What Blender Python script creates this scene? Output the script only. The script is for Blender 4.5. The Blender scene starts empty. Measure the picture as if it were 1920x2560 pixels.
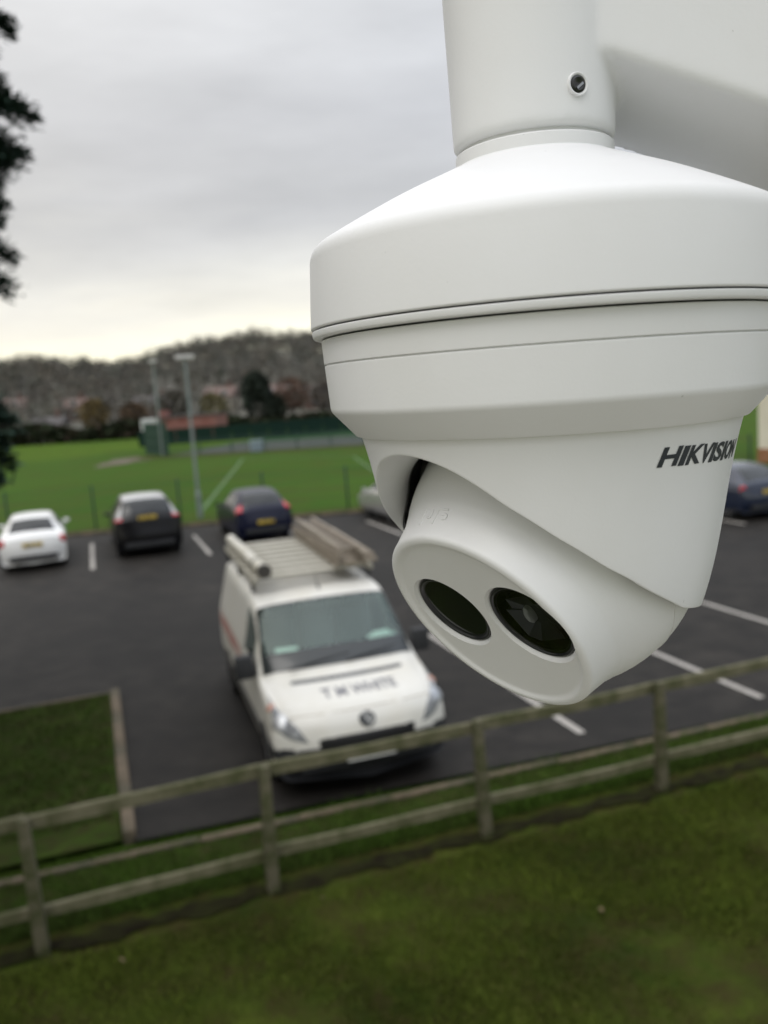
import bpy, bmesh, math, random
import numpy as np
from mathutils import Vector, Matrix

random.seed(7); rng = np.random.default_rng(7)
SC = bpy.context.scene
COL = SC.collection
R = math.radians

# ------------------------------------------------------------------ camera
PITCH, ROLL, EYE = R(8.0), R(4.2), 4.1
cam_data = bpy.data.cameras.new('camera')
cam = bpy.data.objects.new('camera', cam_data); COL.objects.link(cam)
fwd = Vector((0, math.cos(PITCH), -math.sin(PITCH)))
up0 = Vector((0, math.sin(PITCH), math.cos(PITCH)))
rt = math.cos(ROLL) * Vector((1, 0, 0)) - math.sin(ROLL) * up0
up = math.cos(ROLL) * up0 + math.sin(ROLL) * Vector((1, 0, 0))
m = Matrix.Identity(4)
for i in range(3):
    m[i][0] = rt[i]; m[i][1] = up[i]; m[i][2] = -fwd[i]
m[2][3] = EYE
cam.matrix_world = m
cam_data.sensor_fit = 'VERTICAL'
cam_data.sensor_height = 24.0
cam_data.lens = 24.0 * 2110 / 2560
cam_data.clip_start = 0.01
cam_data.clip_end = 3000
cam_data.dof.use_dof = True
cam_data.dof.focus_distance = 0.228
cam_data.dof.aperture_fstop = 9.8
SC.camera = cam

# ------------------------------------------------------------------ world, sun, exposure
SUN_EL, SUN_AZ = R(56), R(-150)
W = bpy.data.worlds.new('World'); SC.world = W; W.use_nodes = True
nt = W.node_tree; nt.nodes.clear()
def N(nt, t, **kw):
    n = nt.nodes.new(t)
    for k, v in kw.items(): setattr(n, k, v)
    return n
out = N(nt, 'ShaderNodeOutputWorld')
sky = N(nt, 'ShaderNodeTexSky', sky_type='NISHITA', sun_disc=False)
sky.sun_elevation = SUN_EL; sky.sun_rotation = SUN_AZ; sky.air_density = 1.0; sky.dust_density = 3.0
bg_sky = N(nt, 'ShaderNodeBackground'); bg_sky.inputs[1].default_value = 0.06
nt.links.new(sky.outputs[0], bg_sky.inputs[0])
tc = N(nt, 'ShaderNodeTexCoord')
sep = N(nt, 'ShaderNodeSeparateXYZ'); nt.links.new(tc.outputs['Generated'], sep.inputs[0])
# stretched cloud noise, sheared low over the horizon
mp = N(nt, 'ShaderNodeMapping'); mp.inputs['Scale'].default_value = (1.3, 1.3, 5.0)
mp.inputs['Rotation'].default_value = (0, R(7), 0)
nt.links.new(tc.outputs['Generated'], mp.inputs[0])
nz = N(nt, 'ShaderNodeTexNoise'); nz.inputs['Scale'].default_value = 1.7; nz.inputs['Detail'].default_value = 5
nz.inputs['Roughness'].default_value = 0.5; nz.inputs['Distortion'].default_value = 0.5
nt.links.new(mp.outputs[0], nz.inputs[0])
def M(nt, op, a, b, c=None):
    n = N(nt, 'ShaderNodeMath', operation=op)
    for i, v in enumerate((a, b, c)):
        if v is None: continue
        if isinstance(v, (int, float)): n.inputs[i].default_value = v
        else: nt.links.new(v, n.inputs[i])
    return n.outputs[0]
offs = M(nt, 'MULTIPLY', M(nt, 'SUBTRACT', nz.outputs[0], 0.5), 0.20)
el = M(nt, 'ADD', sep.outputs[2], offs)
ramp = N(nt, 'ShaderNodeValToRGB'); nt.links.new(el, ramp.inputs[0])
cr = ramp.color_ramp
stops = [(0.0, (1.12, 1.05, 0.80)), (0.07, (1.14, 1.09, 0.88)), (0.105, (0.93, 0.895, 0.81)), (0.15, (0.79, 0.775, 0.74)),
         (0.185, (0.70, 0.69, 0.675)), (0.235, (0.61, 0.605, 0.61)), (0.30, (0.62, 0.617, 0.63)), (0.42, (0.70, 0.70, 0.71)),
         (0.55, (0.74, 0.745, 0.77)), (1.0, (1.0, 1.0, 1.03))]
cr.elements[0].position = stops[0][0]; cr.elements[0].color = (*stops[0][1], 1)
cr.elements[1].position = stops[-1][0]; cr.elements[1].color = (*stops[-1][1], 1)
for p, c in stops[1:-1]:
    e = cr.elements.new(p); e.color = (*c, 1)
for e in cr.elements: e.color = (e.color[0] * .83, e.color[1] * .82, e.color[2] * .79, 1)
# CIE-style overcast: the zenith is brighter than the band over the hills
zb = N(nt, 'ShaderNodeMapRange'); zb.inputs[1].default_value = 0.29; zb.inputs[2].default_value = 0.80
zb.inputs[3].default_value = 1.0; zb.inputs[4].default_value = 1.8; zb.interpolation_type = 'SMOOTHSTEP'
nt.links.new(sep.outputs[2], zb.inputs[0])
# horizon glow fades round the compass; right side cooler
side = N(nt, 'ShaderNodeMapRange'); side.inputs[1].default_value = -0.5; side.inputs[2].default_value = 0.8
side.inputs[3].default_value = 0.0; side.inputs[4].default_value = 1.0
nt.links.new(sep.outputs[0], side.inputs[0])
cool = N(nt, 'ShaderNodeMixRGB', blend_type='MULTIPLY'); nt.links.new(side.outputs[0], cool.inputs[0])
nt.links.new(ramp.outputs[0], cool.inputs[1]); cool.inputs[2].default_value = (0.86, 0.93, 1.05, 1)
nz2 = N(nt, 'ShaderNodeTexNoise'); nz2.inputs['Scale'].default_value = 3.1; nz2.inputs['Detail'].default_value = 6; nz2.inputs['Roughness'].default_value = 0.55
nt.links.new(mp.outputs[0], nz2.inputs[0])
mot = M(nt, 'MULTIPLY_ADD', nz2.outputs[0], 0.46, 0.76)
bg = N(nt, 'ShaderNodeBackground'); nt.links.new(cool.outputs[0], bg.inputs[0]); nt.links.new(M(nt, 'MULTIPLY', zb.outputs[0], mot), bg.inputs[1])
add = N(nt, 'ShaderNodeMixShader'); add.inputs[0].default_value = 0.10
nt.links.new(bg.outputs[0], add.inputs[1]); nt.links.new(bg_sky.outputs[0], add.inputs[2])
nt.links.new(add.outputs[0], out.inputs[0])

sun_d = bpy.data.lights.new('sun', 'SUN'); sun = bpy.data.objects.new('sun', sun_d); COL.objects.link(sun)
sun_d.energy = 0.6; sun_d.angle = R(35); sun_d.color = (1.0, 0.97, 0.92)
sd = Vector((math.sin(SUN_AZ) * math.cos(SUN_EL), math.cos(SUN_AZ) * math.cos(SUN_EL), math.sin(SUN_EL)))
sun.rotation_euler = (-sd).to_track_quat('-Z', 'Y').to_euler()
sun.location = (0, 0, 60)
vs = SC.view_settings
vs.view_transform = 'Standard'; vs.look = 'None'; vs.exposure = 0.52; vs.gamma = 1.0; vs.use_curve_mapping = False
SC.cycles.max_bounces = 6; SC.cycles.use_denoising = True; SC.cycles.caustics_reflective = False; SC.cycles.caustics_refractive = False

# ------------------------------------------------------------------ materials
MATS = {}
def mat(name, col, rough=0.6, metal=0.0, var=0.0, scale=5.0, col2=None, bump=0.0, bscale=50.0, bdist=0.01, spec=0.5,
        coat=0.0, trans=0.0, ior=1.45, detail=6.0, ramp=(0.35, 0.65), stretch=None, rvar=0.0):
    if name in MATS: return MATS[name]
    mt = bpy.data.materials.new(name); mt.use_nodes = True; n = mt.node_tree
    b = n.nodes['Principled BSDF']
    b.inputs['Base Color'].default_value = (*col, 1); b.inputs['Roughness'].default_value = rough
    b.inputs['Metallic'].default_value = metal; b.inputs['Specular IOR Level'].default_value = spec
    b.inputs['Coat Weight'].default_value = coat; b.inputs['Coat Roughness'].default_value = 0.05
    b.inputs['Transmission Weight'].default_value = trans; b.inputs['IOR'].default_value = ior
    t = N(n, 'ShaderNodeTexCoord'); src = t.outputs['Object']
    if stretch:
        mpn = N(n, 'ShaderNodeMapping'); mpn.inputs['Scale'].default_value = stretch
        n.links.new(src, mpn.inputs[0]); src = mpn.outputs[0]
    if col2 is not None or var > 0:
        z = N(n, 'ShaderNodeTexNoise'); z.inputs['Scale'].default_value = scale; z.inputs['Detail'].default_value = detail
        z.inputs['Roughness'].default_value = 0.62
        n.links.new(src, z.inputs[0])
        r = N(n, 'ShaderNodeValToRGB'); n.links.new(z.outputs[0], r.inputs[0])
        c2 = col2 if col2 is not None else tuple(min(1, c * (1 + var)) for c in col)
        c1 = col if col2 is not None else tuple(c * (1 - var) for c in col)
        r.color_ramp.elements[0].position = ramp[0]; r.color_ramp.elements[1].position = ramp[1]
        r.color_ramp.elements[0].color = (*c1, 1); r.color_ramp.elements[1].color = (*c2, 1)
        n.links.new(r.outputs[0], b.inputs['Base Color'])
        if rvar:
            rr = N(n, 'ShaderNodeMapRange'); rr.inputs[3].default_value = rough - rvar; rr.inputs[4].default_value = rough + rvar
            n.links.new(z.outputs[0], rr.inputs[0]); n.links.new(rr.outputs[0], b.inputs['Roughness'])
    if bump > 0:
        z2 = N(n, 'ShaderNodeTexNoise'); z2.inputs['Scale'].default_value = bscale; z2.inputs['Detail'].default_value = 3
        n.links.new(src, z2.inputs[0])
        bp = N(n, 'ShaderNodeBump'); bp.inputs['Strength'].default_value = bump; bp.inputs['Distance'].default_value = bdist
        n.links.new(z2.outputs[0], bp.inputs['Height']); n.links.new(bp.outputs[0], b.inputs['Normal'])
    MATS[name] = mt
    return mt

def multi_noise(name, cols, scales, rough=0.9, bump=0.4, bscale=20, bdist=0.03):
    """ground cover: three colours mixed by two scales of noise"""
    mt = bpy.data.materials.new(name); mt.use_nodes = True; n = mt.node_tree; b = n.nodes['Principled BSDF']
    b.inputs['Roughness'].default_value = rough; b.inputs['Specular IOR Level'].default_value = 0.04
    t = N(n, 'ShaderNodeTexCoord'); last = None
    for i, sc_ in enumerate(scales):
        z = N(n, 'ShaderNodeTexNoise'); z.inputs['Scale'].default_value = sc_; z.inputs['Detail'].default_value = 5; z.inputs['Roughness'].default_value = 0.65
        n.links.new(t.outputs['Object'], z.inputs[0])
        r = N(n, 'ShaderNodeMapRange'); r.inputs[1].default_value = 0.38; r.inputs[2].default_value = 0.66
        n.links.new(z.outputs[0], r.inputs[0])
        mx = N(n, 'ShaderNodeMixRGB'); n.links.new(r.outputs[0], mx.inputs[0])
        if last is None: mx.inputs[1].default_value = (*cols[0], 1)
        else: n.links.new(last, mx.inputs[1])
        mx.inputs[2].default_value = (*cols[i + 1], 1); last = mx.outputs[0]
    n.links.new(last, b.inputs['Base Color'])
    z = N(n, 'ShaderNodeTexNoise'); z.inputs['Scale'].default_value = bscale; z.inputs['Detail'].default_value = 4
    n.links.new(t.outputs['Object'], z.inputs[0])
    bp = N(n, 'ShaderNodeBump'); bp.inputs['Strength'].default_value = bump; bp.inputs['Distance'].default_value = bdist
    n.links.new(z.outputs[0], bp.inputs['Height']); n.links.new(bp.outputs[0], b.inputs['Normal'])
    MATS[name] = mt
    return mt

# ------------------------------------------------------------------ object helpers
def link_mesh(name, me, m_, parent=None, smooth=True, angle=35):
    if m_ is not None: me.materials.append(m_)
    if smooth:
        me.polygons.foreach_set('use_smooth', [True] * len(me.polygons))
        me.set_sharp_from_angle(angle=R(angle))
    o = bpy.data.objects.new(name, me); COL.objects.link(o)
    if parent is not None: o.parent = parent
    return o
def pydata(name, v, f, m_, parent=None, smooth=True, angle=35):
    me = bpy.data.meshes.new(name); me.from_pydata([tuple(map(float, p)) for p in v], [], [tuple(map(int, q)) for q in f]); me.update()
    return link_mesh(name, me, m_, parent, smooth, angle)
def bmobj(name, bm, m_, parent=None, smooth=True, angle=35):
    bmesh.ops.recalc_face_normals(bm, faces=bm.faces[:])
    me = bpy.data.meshes.new(name); bm.to_mesh(me); bm.free()
    return link_mesh(name, me, m_, parent, smooth, angle)
def tag(o, label=None, cat=None, group=None, kind=None):
    for k, v in (('label', label), ('category', cat), ('group', group), ('kind', kind)):
        if v: o[k] = v
    return o
def thing(name, label, cat, loc=(0, 0, 0), rz=0, group=None):
    o = bpy.data.objects.new(name, None); COL.objects.link(o); o.location = loc; o.rotation_euler = (0, 0, rz)
    return tag(o, label, cat, group)
def box(bm, c, s, rot=None, bev=0.0):
    r = bmesh.ops.create_cube(bm, size=1.0); vs_ = r['verts']
    bmesh.ops.scale(bm, vec=s, verts=vs_)
    if bev > 0:
        es = list({e for v in vs_ for e in v.link_edges})
        q = bmesh.ops.bevel(bm, geom=es, offset=bev, segments=2, affect='EDGES', profile=0.6)
        vs_ = list({v for f in q['faces'] for v in f.verts} | {v for v in vs_ if v.is_valid})
    if rot is not None: bmesh.ops.rotate(bm, cent=(0, 0, 0), matrix=rot, verts=vs_)
    bmesh.ops.translate(bm, vec=c, verts=vs_)
    return vs_
def tube(bm, p0, p1, r0, r1=None, n=10, caps=True):
    p0, p1 = Vector(p0), Vector(p1); r1 = r0 if r1 is None else r1
    d = p1 - p0; q = d.to_track_quat('Z', 'Y').to_matrix()
    a = [bm.verts.new(p0 + q @ Vector((r0 * math.cos(2 * math.pi * i / n), r0 * math.sin(2 * math.pi * i / n), 0))) for i in range(n)]
    b = [bm.verts.new(p1 + q @ Vector((r1 * math.cos(2 * math.pi * i / n), r1 * math.sin(2 * math.pi * i / n), 0))) for i in range(n)]
    for i in range(n): bm.faces.new((a[i], a[(i + 1) % n], b[(i + 1) % n], b[i]))
    if caps: bm.faces.new(a[::-1]); bm.faces.new(b)
def lathe(prof, n=96, mtx=None, close=False):
    """prof: list of (r, z). Returns verts, faces"""
    v = []; f = []
    rings = []
    for r, z in prof:
        if r < 1e-7:
            rings.append([len(v)]); v.append(Vector((0, 0, z)))
        else:
            rings.append(list(range(len(v), len(v) + n)))
            v += [Vector((r * math.cos(2 * math.pi * i / n), r * math.sin(2 * math.pi * i / n), z)) for i in range(n)]
    pairs = list(zip(rings[:-1], rings[1:]))
    if close: pairs.append((rings[-1], rings[0]))
    for A, B in pairs:
        for i in range(n):
            j = (i + 1) % n
            if len(A) == 1 and len(B) == 1: continue
            if len(A) == 1: f.append((A[0], B[j], B[i]))
            elif len(B) == 1: f.append((A[i], A[j], B[0]))
            else: f.append((A[i], A[j], B[j], B[i]))
    if mtx is not None: v = [mtx @ p for p in v]
    return v, f
def fillet(pts, rad, seg=5):
    """round the corners of a polyline; rad per interior point (0 keeps it sharp)"""
    o = [pts[0]]
    for i in range(1, len(pts) - 1):
        r = rad[i] if isinstance(rad, (list, tuple)) else rad
        p, a, b = Vector(pts[i]), Vector(pts[i - 1]), Vector(pts[i + 1])
        if r <= 0: o.append(pts[i]); continue
        u = (a - p); w = (b - p); d = min(r, u.length * 0.49, w.length * 0.49)
        s, e = p + u.normalized() * d, p + w.normalized() * d
        for k in range(seg + 1):
            t = k / seg; q = s * (1 - t) ** 2 + p * 2 * t * (1 - t) + e * t * t
            o.append((q.x, q.y))
    o.append(pts[-1])
    return o
def text_mesh(body, size=1.0, offset=0.0, shear=0.0):
    cu = bpy.data.curves.new('lettering', 'FONT'); cu.body = body; cu.size = size; cu.offset = offset; cu.shear = shear
    cu.align_x = 'LEFT'; cu.resolution_u = 4
    o = bpy.data.objects.new('lettering', cu); COL.objects.link(o)
    dg = bpy.context.evaluated_depsgraph_get(); me = bpy.data.meshes.new_from_object(o.evaluated_get(dg))
    bpy.data.objects.remove(o); bpy.data.curves.remove(cu)
    return me
def bake_mods(o):
    dg = bpy.context.evaluated_depsgraph_get(); dg.update()
    me = bpy.data.meshes.new_from_object(o.evaluated_get(dg))
    return me

# bay frame: E1 runs to the right along the fence, E2 away from the building
E1 = Vector((0.947, 0.321, 0)); E2 = Vector((-0.321, 0.947, 0)); YAW = math.atan2(0.321, 0.947)
def ab(a, b, z=0.0): return E1 * a + E2 * b + Vector((0, 0, z))

# ================================================================== SETTING
g_near = multi_noise('lawn_grass', [(0.020, 0.033, 0.005), (0.056, 0.072, 0.011), (0.034, 0.028, 0.010)], [1.1, 3.1], bump=0.6, bscale=60)
g_field = multi_noise('field_grass', [(0.030, 0.070, 0.008), (0.043, 0.100, 0.010), (0.046, 0.068, 0.011)], [0.045, 0.35], bump=0.3, bscale=8)
g_verge = multi_noise('verge_grass', [(0.024, 0.044, 0.007), (0.044, 0.070, 0.012), (0.036, 0.034, 0.013)], [1.7, 5.0], bump=0.6, bscale=50)
asphalt = multi_noise('asphalt', [(.0125, .0113, .0100), (.0300, .0262, .0222), (.0105, .0094, .0082)], [.30, 2.1], rough=.64, bump=.5, bscale=120, bdist=.004)
asphalt.node_tree.nodes['Principled BSDF'].inputs['Specular IOR Level'].default_value = .14
paint = mat('line_paint', (0.36, 0.34, 0.31), rough=0.7, col2=(0.22, 0.20, 0.18), scale=9, ramp=(0.45, 0.8), bump=0.4, bscale=90, bdist=0.003)
kerbm = mat('kerb_concrete', (0.150, 0.112, 0.076), rough=0.85, col2=(0.066, 0.060, 0.036), scale=4, bump=0.5, bscale=60, bdist=0.004)
soil = mat('bare_earth', (0.13, 0.095, 0.065), rough=0.95, col2=(0.22, 0.17, 0.13), scale=0.6, bump=0.5, bscale=6, bdist=0.03)
dark_soil = mat('dark_soil', (0.030, 0.022, 0.015), rough=0.95, col2=(0.045, 0.045, 0.02), scale=3, bump=0.5, bscale=20, bdist=0.02)

def sheet(name, pts, z, m_, nx=1):
    o = pydata(name, [(p[0], p[1], z) for p in pts], [tuple(range(len(pts)))], m_, smooth=False)
    tag(o, kind='structure'); return o
def absheet(name, pts, z, m_): return sheet(name, [ab(a, b) for a, b in pts], z, m_)

sheet('ground', [(-1200, -300), (1200, -300), (1200, 1800), (-1200, 1800)], -0.06, g_field)
def far_edge(a): return 30.55 - 0.275 * a       # kerb on the far side of the car park, in bay coordinates
def near_edge(a): return 8.10 - 0.055 * max(a, 0)
# the car park surface round the grass island
absheet('car_park', [(-0.05, near_edge(-0.05)), (40, near_edge(40)), (40, far_edge(40)), (-45, far_edge(-45)), (-45, 12.75), (-0.05, 12.75)], 0.0, asphalt)
absheet('field', [(-300, far_edge(-300) * 0 + 60), (-45, far_edge(-45) + .12), (40, far_edge(40) + .12), (120, 10), (260, 230), (-300, 260)], -0.03, g_field)

# near lawn with gentle undulation
def lawn(name, a0, a1, b0, b1, z, amp, m_, n=70):
    v = []; f = []
    for j in range(n + 1):
        for i in range(n + 1):
            a = a0 + (a1 - a0) * i / n; b = b0 + (b1 - b0) * j / n
            h = amp * (math.sin(a * 1.7 + 2 * math.sin(b * .9)) * math.sin(b * 2.1 + a * .6) + .5 * math.sin(a * 5.3 + b * 3.1))
            edge = min(1, 6 * min(i, n - i, j, n - j) / n)
            p = ab(a, b, z + h * edge); v.append(p)
    for j in range(n):
        for i in range(n):
            k = j * (n + 1) + i; f.append((k, k + 1, k + n + 2, k + n + 1))
    return tag(pydata(name, v, f, m_), kind='structure')
lawn('lawn', -14, 16, 2.05, 6.95, -0.015, 0.02, g_near)
lawn('verge', -14, 16, 6.955, 7.20, -0.012, 0.004, g_verge, 40)

# verge strip between fence and kerb follows the kerb
v = []; f = []
for i in range(61):
    a = -14 + i * 0.5
    for s in range(9):
        b = 7.205 + (near_edge(a) - 0.14 - 7.205) * s / 8
        v.append(ab(a, b, -0.01 + 0.03 * math.sin(s / 8 * math.pi) + 0.008 * math.sin(a * 7 + s)))
for i in range(60):
    for s in range(8):
        k = i * 9 + s; f.append((k, k + 9, k + 10, k + 1))
tag(pydata('verge', v, f, g_verge), kind='structure')
lawn('grass_island', -16, -0.15, 8.12, 12.66, 0.03, 0.02, g_verge, 50)
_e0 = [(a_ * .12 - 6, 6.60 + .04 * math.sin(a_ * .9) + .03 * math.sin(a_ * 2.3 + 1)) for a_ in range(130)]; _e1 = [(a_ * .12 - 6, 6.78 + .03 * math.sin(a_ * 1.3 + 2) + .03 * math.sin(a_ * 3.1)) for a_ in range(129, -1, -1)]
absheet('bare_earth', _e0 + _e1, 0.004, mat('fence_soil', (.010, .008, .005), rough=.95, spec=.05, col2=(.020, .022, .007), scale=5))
# unseen pale slabs added behind and below the lens to bounce light up
slab_m = mat('bounce_slab', (.34, .32, .29), rough=.85, col2=(.26, .24, .21), scale=2.5, bump=.3, bscale=60, bdist=.003)
bm = bmesh.new()
for i_ in range(26):
    for j_ in range(10): box(bm, ab(-11 + i_ * .91, -6.6 + j_ * .91, -.012), (.9, .9, .05), rot=Matrix.Rotation(YAW, 3, 'Z'))
tag(bmobj('bounce_paving', bm, slab_m, None, smooth=False), kind='structure')

# kerbs: individual stones
def kerb_run(a0, b0, a1, b1, w, h, name='kerb_stone', L=0.915, root=None):
    p0, p1 = ab(a0, b0), ab(a1, b1); d = p1 - p0; n = max(1, int(d.length / L)); rz = math.atan2(d.y, d.x)
    bm = bmesh.new(); box(bm, (0, 0, h / 2 - 0.06), (d.length / n - 0.008, w, h + 0.12), bev=0.012)
    first = bmobj(name, bm, kerbm, root)
    for i in range(n):
        o = first if i == 0 else first.copy()
        if i: COL.objects.link(o); o.parent = root
        p = p0 + d * ((i + .5) / n)
        o.location = (p.x + rng.normal(0, .003), p.y + rng.normal(0, .003), rng.normal(0, .003)); o.rotation_euler = (rng.normal(0, .004), 0, rz + rng.normal(0, .004))
kr = bpy.data.objects.new('kerb', None); COL.objects.link(kr); tag(kr, kind='structure')
kerb_run(-9, near_edge(-9) - 0.02, 12, near_edge(12) - 0.02, 0.09, 0.045, root=kr)
kr2 = bpy.data.objects.new('kerb', None); COL.objects.link(kr2); tag(kr2, kind='structure')
kerb_run(-0.08, near_edge(0) + 0.06, -0.08, 12.70, 0.125, 0.09, root=kr2)
kerb_run(-9, 12.70, -0.15, 12.70, 0.06, 0.05, root=kr2)
kr3 = bpy.data.objects.new('kerb', None); COL.objects.link(kr3); tag(kr3, kind='structure')
kerb_run(-30, far_edge(-30), 26, far_edge(26), 0.12, 0.10, root=kr3)

# painted bay lines
def line(a0, b0, a1, b1, w=0.1):
    p0, p1 = ab(a0, b0), ab(a1, b1); d = (p1 - p0).normalized(); n_ = Vector((-d.y, d.x, 0)) * w / 2
    o = sheet('bay_line', [p0 - n_, p1 - n_, p1 + n_, p0 + n_], 0.004, paint); return o
line(2.95, 13.7, 2.95, 13.2)
for a, b0, b1 in ((5.03, 8.22, 13.0), (7.53, 8.08, 13.0), (9.95, 7.95, 13.0), (12.4, 8.0, 13.0)): line(a, b0, a, b1, 0.10)
for a in (-6.0, -3.17, -0.33, 2.80, 5.6, 8.22, 11.0, 13.8, 16.0, 18.6, 21.2):
    o = 0 if a < 12 else -5.0
    line(a, 23.6 + o * 1.0 - (0.9 if a > 8 else 0), a, far_edge(a) - 0.1 if a > 12 else far_edge(a) - 2.2, 0.11)

# ================================================================== SECURITY CAMERA (near subject)
shell_white = mat('moulded_white_plastic', (0.715, 0.716, 0.720), col2=(0.685, 0.684, 0.680), scale=18, rough=0.40, bump=0.22, bscale=1100, bdist=0.00016, spec=0.45)
cast_white = mat('powder_coated_metal', (0.715, 0.716, 0.720), col2=(0.685, 0.684, 0.680), scale=14, rough=0.46, bump=0.20, bscale=800, bdist=0.00016, spec=0.4)
gap_black = mat('shadow_gap_rubber', (0.008, 0.008, 0.009), rough=0.6)
gloss_black = mat('black_window', (0.006, 0.007, 0.008), rough=0.06, spec=0.6)
ink = mat('lettering_ink', (0.022, 0.027, 0.033), rough=0.5)
steel = mat('screw_steel', (0.35, 0.35, 0.35), rough=0.25, metal=1.0)
chip = mat('reflector_grey', (0.030, 0.033, 0.037), rough=0.35, spec=0.9, metal=0.4)
highlight_m = mat('highlight_pale', (0.60, 0.61, 0.60), rough=0.5, metal=0.0)  # pale colour of the highlight painted inside the lens window

def specks(m_, sc_, lo):
    n = m_.node_tree; b = n.nodes['Principled BSDF']; src = b.inputs['Base Color'].links[0].from_socket
    t = N(n, 'ShaderNodeTexCoord'); z = N(n, 'ShaderNodeTexNoise'); z.inputs['Scale'].default_value = sc_; z.inputs['Detail'].default_value = 1.5
    n.links.new(t.outputs['Object'], z.inputs[0]); r = N(n, 'ShaderNodeMapRange'); r.inputs[1].default_value = lo; r.inputs[2].default_value = lo + .03; r.inputs[4].default_value = .55
    n.links.new(z.outputs[0], r.inputs[0]); mx = N(n, 'ShaderNodeMixRGB'); n.links.new(r.outputs[0], mx.inputs[0]); n.links.new(src, mx.inputs[1]); mx.inputs[2].default_value = (.16, .15, .13, 1)
    n.links.new(mx.outputs[0], b.inputs['Base Color'])
specks(shell_white, 330, .80); specks(cast_white, 300, .80)
cam_root = thing('security_camera', 'white turret security camera hanging from its wall arm, two black lens windows, sharp in front', 'security camera')
AX = Vector((0.04931, 0.25028, 4.08795)); UZ = Vector((0.00333, -0.01044, 0.99994)).normalized()
UX = Vector((0.99993, -0.01094, -0.00345)); UX = (UX - UX.dot(UZ) * UZ).normalized(); UY = UZ.cross(UX)
mm = Matrix.Identity(4)
for i in range(3): mm[i][0] = UX[i]; mm[i][1] = UY[i]; mm[i][2] = UZ[i]; mm[i][3] = AX[i]
cam_root.matrix_world = mm

NL = 160
# turret base ring with chamfer and a seam groove
prof = [(0.0530, 0.0030), (0.0540, 0.0), (0.0557, 0.0), (0.0626, 0.0076), (0.0634, 0.0202), (0.0634, 0.0206), (0.0629, 0.0207), (0.0629, 0.0210), (0.0635, 0.0211), (0.0638, 0.0277), (0.0590, 0.0277)]
prof = fillet(prof, [0, 0, .0004, .0011, .0001, .0001, 0, 0, .0001, .0004, 0], 5)
v, f = lathe(prof, NL); pydata('base_ring', v, f, shell_white, cam_root)
v, f = lathe([(0.0612, 0.0270), (0.0612, 0.0320), (0.055, 0.0320)], NL); pydata('gasket', v, f, gap_black, cam_root)
v, f = lathe(fillet([(0.060, 0.02815), (0.0660, 0.02815), (0.0664, 0.0302), (0.060, 0.0302)], [0, .0006, .0006, 0], 3), NL); pydata('adapter_plate', v, f, cast_white, cam_root)
# conical cap and neck
prof = fillet([(0.060, 0.0306), (0.0666, 0.0306), (0.0652, 0.0521), (0.0555, 0.0573), (0.0420, 0.0640), (0.0224, 0.0722), (0.0220, 0.0726), (0.0220, 0.0759), (0.0205, 0.0762), (0.0205, 0.0800)], [0, .0007, .0034, .0060, .0060, .0012, 0, .0004, 0, 0], 8)
v, f = lathe(prof, NL); pydata('mounting_cap', v, f, cast_white, cam_root)

# bracket arm: collar and arm grown together
bm = bmesh.new()
vv, ff = lathe(fillet([(0, 0.0770), (0.0224, 0.0770), (0.0238, 0.134), (0, 0.134)], [0, .001, .004, 0], 4), 96)
bv = [bm.verts.new(p) for p in vv]
for q in ff: bm.faces.new([bv[i] for i in q])
def zunder(x, y): return 0.0969 - 0.388 * (x - 0.0122) - 0.30 * (y + 0.018)
w0 = 0.0182
XE = 0.285
def armsec(x, w, zt):
    zc = (zunder(x, -w) + zunder(x, w)) / 2
    return [(x, -w, zunder(x, -w)), (x, w, zunder(x, w)), (x, w, zt - 0.006), (x, w - 0.006, zt), (x, -w + 0.006, zt), (x, -w, zt - 0.006)]
secs = [armsec(-0.006, w0, 0.134), armsec(0.06, w0 + .0004, 0.137), armsec(XE, w0 + 0.012, 0.150)]
rings = [[bm.verts.new(p) for p in s] for s in secs]
for A, B in zip(rings[:-1], rings[1:]):
    for i in range(6): bm.faces.new((A[i], A[(i + 1) % 6], B[(i + 1) % 6], B[i]))
bm.faces.new(rings[0]); bm.faces.new(rings[-1][::-1])
arm = bmobj('bracket_arm', bm, None, cam_root)
md = arm.modifiers.new('r', 'REMESH'); md.mode = 'VOXEL'; md.voxel_size = 0.0011
md = arm.modifiers.new('s', 'SMOOTH'); md.factor = 0.5; md.iterations = 7
me = bake_mods(arm); arm.modifiers.clear(); arm.data = me
me.materials.clear(); me.materials.append(cast_white); me.polygons.foreach_set('use_smooth', [True] * len(me.polygons))
v, f = lathe([(0.0225, 0.0772), (0.0214, 0.0768), (0.018, 0.0772)], 64)
# set screw in a drilled recess on the collar
sp = Vector((0.0079, -0.0213, 0.0866)); sn = Vector((0.0079, -0.0213, 0)).normalized()
qm = sn.to_track_quat('Z', 'Y').to_matrix().to_4x4(); qm.translation = sp
rg, fg = lathe(fillet([(0.0030, -0.0006), (0.00285, 0.0007), (0.00215, 0.00035), (0.0020, -0.0004)], [0, .0005, .0004, 0], 3), 40, qm)
scr = pydata('set_screw', *lathe([(0.0020, -0.0006), (0.0021, 0.0004), (0.0016, 0.0006), (0.0006, 0.00035), (0, 0.0001)], 32, qm), mat('dark_steel', (0.06, 0.06, 0.06), rough=0.3, metal=0.9), cam_root)
pydata('screw_recess', rg, fg, cast_white, scr)
bm = bmesh.new(); box(bm, (0, 0, 0), (0.0023, 0.0006, 0.0004)); bmesh.ops.rotate(bm, cent=(0, 0, 0), matrix=Matrix.Rotation(R(38), 3, 'Z'), verts=bm.verts)
bmesh.ops.transform(bm, matrix=qm @ Matrix.Translation((0.0003, -0.0005, 0.00066)), verts=bm.verts); bmobj('screw_slot', bm, steel, scr)

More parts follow.
